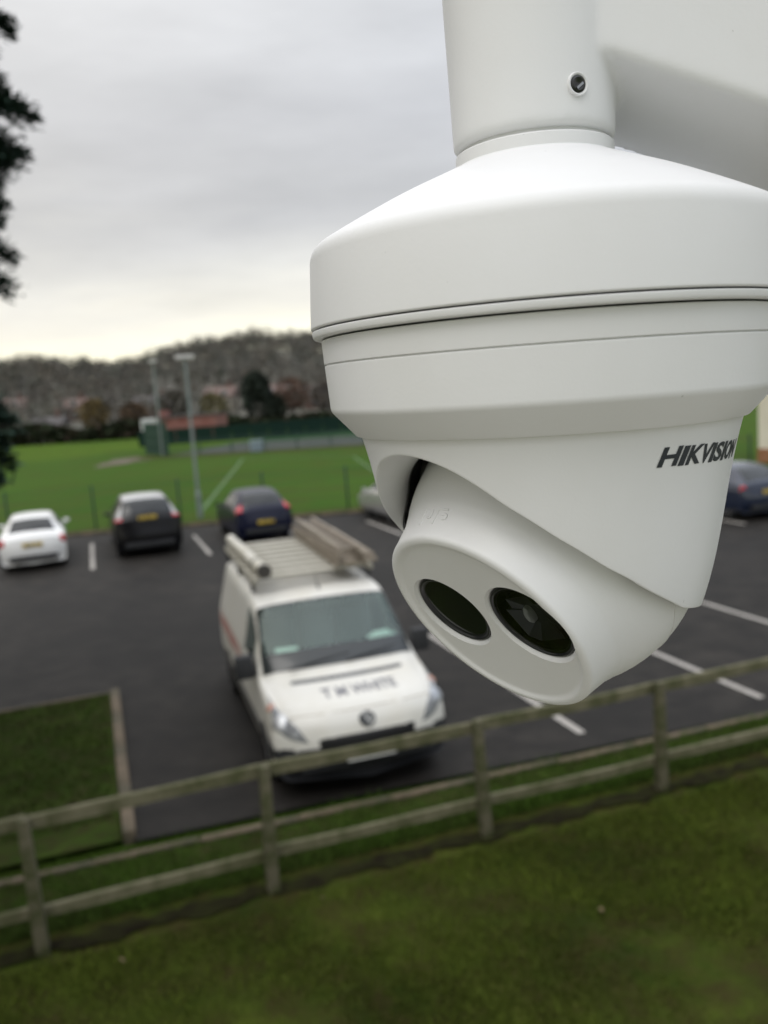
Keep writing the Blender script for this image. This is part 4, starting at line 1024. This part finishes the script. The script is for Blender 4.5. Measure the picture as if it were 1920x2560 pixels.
bm = bmesh.new(); box(bm, (0, 0, 3.08), (7.9, 6.4, .16)); bmobj('roof', bm, slate, t, smooth=False)
t = thing('site_cabin', 'small white flat-roofed cabin at the left end of the red pavilion', 'cabin', (-28.7, 110.0, 0.0), R(-3))
bm = bmesh.new(); box(bm, (0, 0, 1.5), (2.7, 3, 3.0), bev=.05); bmobj('wall', bm, mat('cabin_white', (.66, .67, .68), rough=.6), t, smooth=False)
bm = bmesh.new(); box(bm, (0, -1.52, 1.2), (.8, .06, 2.0)); bmobj('door', bm, slate, t, smooth=False)

def hz_(x, y): return terr(x, y)
CREST = [(-0.60, 20), (-.432, 20.0), (-.40, 21.5), (-.368, 19.0), (-.335, 18.6), (-.304, 16.6), (-.27, 18.8), (-.243, 20.0), (-.20, 22.6), (-.162, 23.2), (-.145, 24.8), (-.129, 23.9), (-.07, 22.3), (0, 24), (.1, 20), (.3, 15), (.6, 12), (1.5, 8)]
cxs = [c[0] for c in CREST]; czs = [c[1] for c in CREST]
def sm(t): t = max(0, min(1, t)); return t * t * (3 - 2 * t)
def terr(x, y):
    if y < 135: return -0.05
    c = float(np.interp(x / max(y, 1), cxs, czs))
    k = sm((y - 135) / 215.0)
    und = 1.0 * math.sin(x * .045 + 1) * math.sin(y * .05) * k
    back = max(0, y - 350) * -.02
    return -0.05 + (c * (350 / 350)) * k ** .9 + und + back
V = []; F = []; nx_, ny_ = 110, 44
for j in range(ny_ + 1):
    y = 128 + (560 - 128) * (j / ny_) ** 1.2
    for i in range(nx_ + 1):
        x = (-1.3 + 2.9 * i / nx_) * max(y, 150) ; V.append((x, y, terr(x, y) - (.3 if j == 0 else 0)))
for j in range(ny_):
    for i in range(nx_): k = j * (nx_ + 1) + i; F.append((k, k + 1, k + nx_ + 2, k + nx_ + 1))
hill_m = mat('hill_ground', (.100, .095, .080), rough=.95, col2=(.085, .085, .065), scale=.02, detail=8)
tag(pydata('hill', V, F, hill_m), kind='structure')

# winter woodland over the hill: thousands of ragged twig clumps with pale trunks
def vcol_mat(name, rough=.95, spec=.05, trans=0):
    mt = bpy.data.materials.new(name); mt.use_nodes = True; n = mt.node_tree; b = n.nodes['Principled BSDF']
    a = N(n, 'ShaderNodeVertexColor', layer_name='col'); n.links.new(a.outputs[0], b.inputs['Base Color'])
    b.inputs['Roughness'].default_value = rough; b.inputs['Specular IOR Level'].default_value = spec
    MATS[name] = mt; return mt
foli = vcol_mat('foliage_mix')
def mesh_arrays(name, V, F, C_, m_, parent=None):
    V = np.asarray(V, np.float32).reshape(-1, 3); F = np.asarray(F, np.int32)
    me = bpy.data.meshes.new(name); me.vertices.add(len(V)); me.vertices.foreach_set('co', V.ravel())
    k = F.shape[1]; me.loops.add(F.size); me.loops.foreach_set('vertex_index', F.ravel())
    me.polygons.add(len(F)); me.polygons.foreach_set('loop_start', np.arange(0, F.size, k, dtype=np.int32)); me.polygons.foreach_set('loop_total', np.full(len(F), k, np.int32))
    me.update(calc_edges=True)
    if C_ is not None:
        a = me.color_attributes.new('col', 'FLOAT_COLOR', 'POINT'); a.data.foreach_set('color', np.concatenate([C_, np.ones((len(C_), 1))], 1).astype(np.float32).ravel())
    me.materials.append(m_)
    o = bpy.data.objects.new(name, me); COL.objects.link(o); o.parent = parent
    return o
def leaf_quads(cent, size, cols, up_bias=0.0, aspect=1.0):
    """random oriented quads at centres"""
    n_ = len(cent); a = rng.normal(size=(n_, 3)); a[:, 2] *= (1 - up_bias); a /= np.linalg.norm(a, axis=1)[:, None]
    b = rng.normal(size=(n_, 3)); b -= (b * a).sum(1)[:, None] * a; b /= np.linalg.norm(b, axis=1)[:, None]
    s = size[:, None] * .5
    P = np.stack([cent - a * s - b * s * aspect, cent + a * s - b * s * aspect, cent + a * s + b * s * aspect, cent - a * s + b * s * aspect], 1).reshape(-1, 3)
    F_ = np.arange(4 * n_).reshape(-1, 4)
    return P, F_, np.repeat(cols, 4, axis=0)
PAL = np.array([(.108, .102, .090), (.118, .108, .094), (.104, .102, .093), (.120, .106, .085), (.094, .098, .078), (.058, .066, .054), (.114, .114, .100)])  # twig colours greyed and lightened to paint in distance haze
cent = []; size = []; cols = []; TV = []; TF = []; TC = []
nt_ = 4300
for q in range(nt_):
    y = 142 + 250 * rng.random() ** .8; x = (-.62 + (1.15) * rng.random()) * y
    if y < 190 and -52 < x < -8: 
        if rng.random() < .55: continue
    z = terr(x, y); h = rng.uniform(5, 9.5) * (0.62 + .38 * min(1, (y - 130) / 120)); r_ = h * rng.uniform(.28, .42)
    c = PAL[rng.choice(7, p=[.2, .2, .16, .14, .1, .08, .12])] * rng.uniform(.85, 1.15)
    n_ = 64 if y < 360 else 30
    d = rng.normal(size=(n_, 3)); d /= np.linalg.norm(d, axis=1)[:, None]; rr = rng.random(n_) ** .45
    pts = np.array([x, y, z + h * .60]) + d * rr[:, None] * np.array([r_, r_, h * .40])
    cent.append(pts); size.append(rng.uniform(.35, .95, n_) * (h / 9)); cols.append(c * rng.uniform(.82, 1.2, (n_, 1)))
    if rng.random() < .5:
        w_ = .16; cc = (np.array([.13, .12, .10]) if rng.random() < .35 else np.array([.05, .045, .04])); b0 = len(TV) ; 
        for dx, dy in ((-w_, 0), (w_, 0)): TV += [(x + dx, y, z - .5), (x + dx * .4, y, z + h * .85)]
        TF.append((b0, b0 + 2, b0 + 3, b0 + 1)); TC += [cc] * 4
P, F_, C_ = leaf_quads(np.concatenate(cent), np.concatenate(size), np.concatenate(cols), aspect=.45)
P = np.concatenate([P, np.array(TV)]); F_ = np.concatenate([F_, np.array(TF) + len(C_)]); C_ = np.concatenate([C_, np.array(TC)])
tag(mesh_arrays('woodland', P, F_, C_, foli), kind='stuff')

# hedge along the far side of the field
n_ = 15000; t_ = rng.random(n_); hx = -95 + 150 * t_
hy = 133 + 2.0 * np.sin(hx * .07) + rng.normal(0, .8, n_) - (hx + 40) * .05
hh = (2.7 + .9 * np.sin(hx * .31) * np.sin(hx * .12 + 1)) * np.where(hx > -34, .7, 1.0)
cent = np.stack([hx, hy, rng.random(n_) ** .8 * hh], 1)
cl = np.array([.022, .028, .016]) * rng.uniform(.6, 1.7, (n_, 1)); cl[rng.random(n_) < .2] = np.array([.05, .04, .03])
P, F_, C_ = leaf_quads(cent, rng.uniform(.3, .8, n_), cl)
hd_ = mesh_arrays('hedge', P, F_, C_, foli); tag(hd_, 'dark ragged hedge running along the far side of the sports field', 'hedge')

def tree(name, label, x, y, h, r_, col, dens, group=None, trunk=.25, base=.25, lq=(.3, .8), conical=False, z=None):
    z = terr(x, y) if z is None else z
    t = thing(name, label, 'tree', (x, y, z), 0, group)
    bm = bmesh.new(); tube(bm, (0, 0, -.3), (0, 0, h * .9), trunk, trunk * .2, n=8)
    for k in range(9):
        a = rng.uniform(0, 6.28); z0 = h * rng.uniform(base + .05, .8); L = r_ * rng.uniform(.5, .95); tube(bm, (0, 0, z0), (L * math.cos(a), L * math.sin(a), z0 + L * (.1 if conical else .6)), trunk * .3, trunk * .08, n=5)
    bmobj('trunk', bm, mat('bark', (.075, .062, .05), rough=.95, col2=(.045, .04, .035), scale=4), t)
    u = rng.random(dens); a = rng.uniform(0, 6.283, dens)
    if conical: zz = h * (base + (1 - base) * u); rad = r_ * (1 - u) ** .8 * np.sqrt(rng.random(dens)) * (1 + .25 * np.sin(a * 3 + zz * 2))
    else: zz = h * (base + (1 - base) * u); rad = r_ * np.sqrt(np.clip(1 - (2 * u - 1) ** 2, 0, 1)) * rng.random(dens) ** .4 * (1 + .2 * np.sin(a * 4 + zz))
    cent = np.stack([rad * np.cos(a), rad * np.sin(a), zz], 1)
    P, F_, C_ = leaf_quads(cent, rng.uniform(*lq, dens), np.array(col) * rng.uniform(.6, 1.5, (dens, 1)))
    mesh_arrays('crown', P, F_, C_, foli, t)
tree('evergreen_tree', 'very dark evergreen tree standing alone behind the games court', -20.6, 148, 9.0, 2.5, (.028, .036, .028), 2000, base=.08, lq=(.3, .7))
tree('evergreen_tree', 'second dark evergreen lower and just right of the lone evergreen', -18.0, 149, 5.0, 2.4, (.032, .040, .030), 1100, base=.05, lq=(.3, .7))
tree('evergreen_tree', 'broad dark evergreen added unseen outside the left edge to shade the corner of the lawn', -7.4, 5.6, 9.5, 3.3, (.018, .030, .020), 9000, base=.06, lq=(.15, .45), z=0)  # unseen tree added to darken the left of the lawn
gtx = 'bare winter trees at the foot of the hill'
for x, y, h, r_, c, lb in ((-46, 139, 6.5, 2.6, (.10, .075, .035), 'yellow-brown bare tree behind the hedge near the red-roofed houses'), (-40, 141, 5.5, 2.4, (.085, .06, .04), 'small brown bare tree behind the hedge left of the court'),
                       (-33.5, 142, 7.0, 3.0, (.06, .055, .045), 'grey bare tree behind the white cabin'), (-14.5, 150, 7.5, 3.2, (.085, .055, .04), 'russet bare tree right of the dark evergreens'),
                       (-27.5, 144, 6.0, 2.6, (.10, .09, .045), 'olive bare tree behind the red pavilion'), (-8.5, 146, 6.5, 2.8, (.07, .06, .05), 'bare tree at the right end of the court fence'),
                       (-62, 137, 6.0, 2.6, (.055, .05, .042), 'leafless tree behind the hedge at the left edge of the field')):
    tree('bare_tree', lb, x, y, h, r_, c, 700, gtx, trunk=.18, base=.3, lq=(.15, .5))
G2 = 'houses at the foot of the wooded hill'
def hs(lb, x, y, w, h, rh, rz, wl, rf, **k): house('distant_house', lb, x, y, terr(x, y) - .4, w, 6.5, h, rh, R(rz), wl, rf, group=G2, **k)
hs('pale house with a pinkish roof, leftmost above the hedge', -82, 192, 7.5, 3.0, 2.2, 6, cream, tile_r)
hs('house with a red tiled roof second from the left above the hedge', -66, 187, 6.5, 2.8, 2.2, -8, brick_red, tile_r)
hs('small white walled house low behind the hedge at the left', -57.5, 150, 5, 2.9, 1.4, 4, cream, slate, floors=1)
hs('brick house with grey slates above the red pavilion', -47, 180, 7, 3.0, 2.0, 12, brick_red, slate)
hs('cream gabled house above the right end of the pavilion', -32, 178, 6, 3.4, 2.0, -6, cream, tile_r)
hs('brick house right of the dark evergreens with a pink roof', -19.5, 176, 8, 3.2, 2.0, 5, brick_red, tile_r)
hs('long house with pale roof, rightmost before the security camera', -9.5, 172, 9, 3.0, 1.8, -4, brick_red, slate)

# cream building at the far right with a brick plinth
bt = thing('clubhouse', 'cream rendered building with an orange brick base beyond the blue cars', 'building', (21.75, 33.5, 0), R(16))
bm = bmesh.new(); box(bm, (0, 0, 3.0), (9.2, 8, 4.8)); bmobj('wall', bm, mat('pale_cream', (.68, .64, .54), rough=.85, col2=(.62, .57, .47), scale=1.5), bt, smooth=False)
bm = bmesh.new(); box(bm, (0, 0, .3), (9.26, 8.06, .60)); bmobj('plinth', bm, mat('orange_brick', (.25, .10, .045), rough=.85, col2=(.30, .15, .08), scale=3), bt, smooth=False)
bm = bmesh.new(); box(bm, (0, 0, 5.5), (9.8, 8.6, .22)); bmobj('roof', bm, slate, bt, smooth=False)
for k in range(3):
    bm = bmesh.new(); box(bm, (-2.8 + 2.6 * k, -4.02, 2.2), (1.2, .1, 1.3)); wn = bmobj('window', bm, MATS['window_white'], bt, smooth=False)
    bm = bmesh.new(); box(bm, (-2.8 + 2.6 * k, -4.08, 2.2), (1.0, .06, 1.1)); bmobj('pane', bm, pane, wn, smooth=False)

# the steel column the bracket is bolted to (just outside the frame, right of the lens)
bw = thing('steel_column', 'square pale steel column that the security camera arm is bolted to', 'column', (AX.x + XE + .075, AX.y, 0))
bm = bmesh.new(); box(bm, (0, 0, 2.6), (.12, .12, 5.2), bev=.008); bmobj('shaft', bm, cast_white, bw)
bm = bmesh.new(); box(bm, (0, 0, .01), (.3, .3, .02), bev=.003); bmobj('base_plate', bm, galv, bw)
bm = bmesh.new(); box(bm, (0, 0, 5.21), (.14, .14, .02), bev=.003); bmobj('cap', bm, galv, bw)
bm = bmesh.new(); box(bm, (0, 0, 0), (.012, .12, .17), bev=.003); wp = bmobj('wall_plate', bm, cast_white, cam_root); wp.location = (XE + .004, 0, .085)

# ------------------------------------------------------------------ conifer at the left edge
ct_ = thing('conifer_tree', 'tall dark conifer whose drooping bough tips poke in at the left edge', 'tree', (-7.3, 11.6, 0))
bm = bmesh.new(); tube(bm, (0, 0, -.2), (0, 0, 13.5), .26, .04, n=12)
boughs = []
def bough(z, az, L, droop=.25, lift=.12):
    p = Vector((0, 0, z)); pts = []
    for k in range(9):
        t = k / 8; r_ = L * t; pts.append(Vector((r_ * math.cos(az), r_ * math.sin(az), z + L * (lift * math.sin(t * 2.6) - droop * t * t))))
    boughs.append(pts)
# boughs: z, azimuth (deg), length
spec = [(6.3 + .19 * q_, -9 - (q_ * 37) % 13, 2.80 + .07 * (q_ % 4)) for q_ in range(19)] + [(9.35, -14, 3.20), (9.0, -10, 3.22), (8.75, -17, 3.12), (8.3, -12, 3.0), (8.0, -8, 3.30), (7.92, -15, 3.30), (7.75, -20, 3.05), (7.5, -11, 3.20), (7.35, -16, 3.22), (7.05, -19, 3.0), (6.8, -12, 2.75),
        (6.35, -14, 2.6), (6.05, -17, 2.72), (5.9, -10, 2.70), (5.3, -14, 1.6), (5.0, -10, 1.5), (4.45, -15, 2.50), (4.2, -12, 2.62), (3.95, -16, 2.60), (3.7, -13, 2.52), (3.5, -17, 2.45)]
for z, a, L in spec: bough(z + L * .13, R(a), L)
for k in range(86):
    z = 1.8 + 11.2 * (k / 86); a = R(k * 137.5)
    L = (2.5 if z > 6.0 else 1.9) * (1 if z < 9.5 else max(.12, (13.6 - z) / 4.1)) * rng.uniform(.85, 1.1)
    if math.cos(a + R(14)) > .75: L *= .8
    if z < 3.4: L = min(L, 1.5)
    bough(z, a, L)
cent = []; size = []; dirs = []
for pts in boughs:
    for p, q, i in zip(pts[:-1], pts[1:], range(8)): tube(bm, p, q, .035 * (1 - i / 9) + .006, .035 * (1 - (i + 1) / 9) + .006, n=5, caps=False)
bmobj('trunk', bm, MATS['bark'], ct_)
V = []; F = []; CC = []
for bi, pts in enumerate(boughs):
    dense = 1300 if bi < len(spec) else 200
    L = (pts[-1] - pts[0]).length; az = math.atan2(pts[-1].y, pts[-1].x)
    for q in range(dense):
        t = .18 + .84 * rng.random() ** .7; k = min(7, int(t * 8)); p = pts[k].lerp(pts[k + 1], min(1, t * 8 - k))
        w_ = .55 * (1.03 - t) + .06; side_ = rng.choice((-1, 1)); ang = az + side_ * rng.uniform(.3, 1.1)
        s0 = p + Vector((rng.normal(0, .05), rng.normal(0, .05), rng.normal(0, .07)))
        ln = rng.uniform(.35, 1.0) * w_ + .05; d = Vector((math.cos(ang), math.sin(ang), rng.uniform(-.6, .55))); e = s0 + d * ln
        # a sprig: narrow tapered blade pair
        n1 = Vector((-d.y, d.x, rng.uniform(-.6, .6))).normalized() * rng.uniform(.012, .03)
        b0 = len(V); m_ = s0.lerp(e, .55)
        V += [s0 - n1 * .5, s0 + n1 * .5, m_ + n1, m_ - n1]; F.append((b0, b0 + 1, b0 + 2, b0 + 3)); V += [m_ - n1, m_ + n1, e + n1 * .1, e - n1 * .1]; F.append((b0 + 4, b0 + 5, b0 + 6, b0 + 7))
        c = np.array([.036, .060, .046]) * rng.uniform(.55, 1.5); CC += [c] * 8
mesh_arrays('crown', np.array([tuple(p) for p in V]), np.array(F), np.array(CC), foli, ct_)

# ------------------------------------------------------------------ grass blades near the camera and a few fallen leaves
def blades(name, n_, a0, a1, b0, b1, z, hmin, hmax, ca, cb, edge_fn=None):
    a = rng.uniform(a0, a1, n_); b = rng.uniform(b0, b1, n_)
    x = a * E1.x + b * E2.x; y = a * E1.y + b * E2.y
    pat = .5 + .5 * np.sin(x * 2.3 + 1.7 * np.sin(y * 1.9)) * np.sin(y * 2.9 + 1.3 * np.sin(x * 1.4)); pat = np.clip(pat + rng.normal(0, .18, n_), 0, 1)
    h = rng.uniform(hmin, hmax, n_) * (.6 + .8 * pat); an = rng.uniform(0, 6.28, n_); w = rng.uniform(.003, .007, n_); le = rng.normal(0, .6, (n_, 2)) * h[:, None]
    P = np.zeros((n_, 3, 3)); P[:, 0] = np.stack([x - w * np.cos(an), y - w * np.sin(an), np.full(n_, z)], 1); P[:, 1] = np.stack([x + w * np.cos(an), y + w * np.sin(an), np.full(n_, z)], 1)
    P[:, 2] = np.stack([x + le[:, 0], y + le[:, 1], z + h], 1)
    C_ = np.array(ca) * (1 - pat[:, None]) + np.array(cb) * pat[:, None]; C_ = C_ * rng.uniform(.7, 1.35, (n_, 1))
    if edge_fn is not None:
        keep = b < np.array([edge_fn(q) for q in a]) - .16; P = P[keep]; C_ = C_[keep]; n_ = int(keep.sum())
    tag(mesh_arrays(name, P.reshape(-1, 3), np.arange(3 * n_).reshape(-1, 3), np.repeat(C_, 3, 0), foli), kind='stuff')
blades('grass', 150000, -3.5, 6.0, 3.3, 6.5, -.02, .02, .055, (.026, .033, .006), (.066, .088, .013))
blades('grass', 60000, -5, 9, 6.9, 8.0, -.01, .03, .11, (.026, .038, .008), (.048, .088, .013), near_edge)
blades('grass', 40000, -7, -.2, 8.6, 12.6, .03, .02, .06, (.020, .029, .007), (.036, .055, .010))
lf = mat('dead_leaf', (.075, .050, .022), rough=.9, col2=(.11, .085, .04), scale=30)
V = [(0, 0, 0), (.02, .018, .004), (.05, .022, .006), (.085, 0, .002), (.05, -.022, .007), (.02, -.018, .003), (.04, 0, -.002)]
lme = bpy.data.meshes.new('fallen_leaf'); lme.from_pydata(V, [], [(0, 1, 6), (1, 2, 6), (2, 3, 6), (3, 4, 6), (4, 5, 6), (5, 0, 6)]); lme.materials.append(lf)
for a, b, lb_ in ((-.2, 6.2, 'small brown leaf on the lawn, furthest left, below the leftmost fence bay'), (1.35, 6.35, 'small brown leaf on the lawn close under the rails right of the second post'), (3.3, 5.2, 'small brown leaf on the lawn at the right, well below the fence'), (1.9, 3.95, 'small brown leaf at the bottom of the lawn, nearest the lens')):
    o = bpy.data.objects.new('fallen_leaf', lme); COL.objects.link(o); p = ab(a, b, .035); o.location = p; o.rotation_euler = (rng.normal(0, .3), rng.normal(0, .3), rng.uniform(0, 6)); o.scale = (rng.uniform(.6, 1.0),) * 3
    tag(o, lb_, 'leaf', 'fallen leaves on the near lawn')
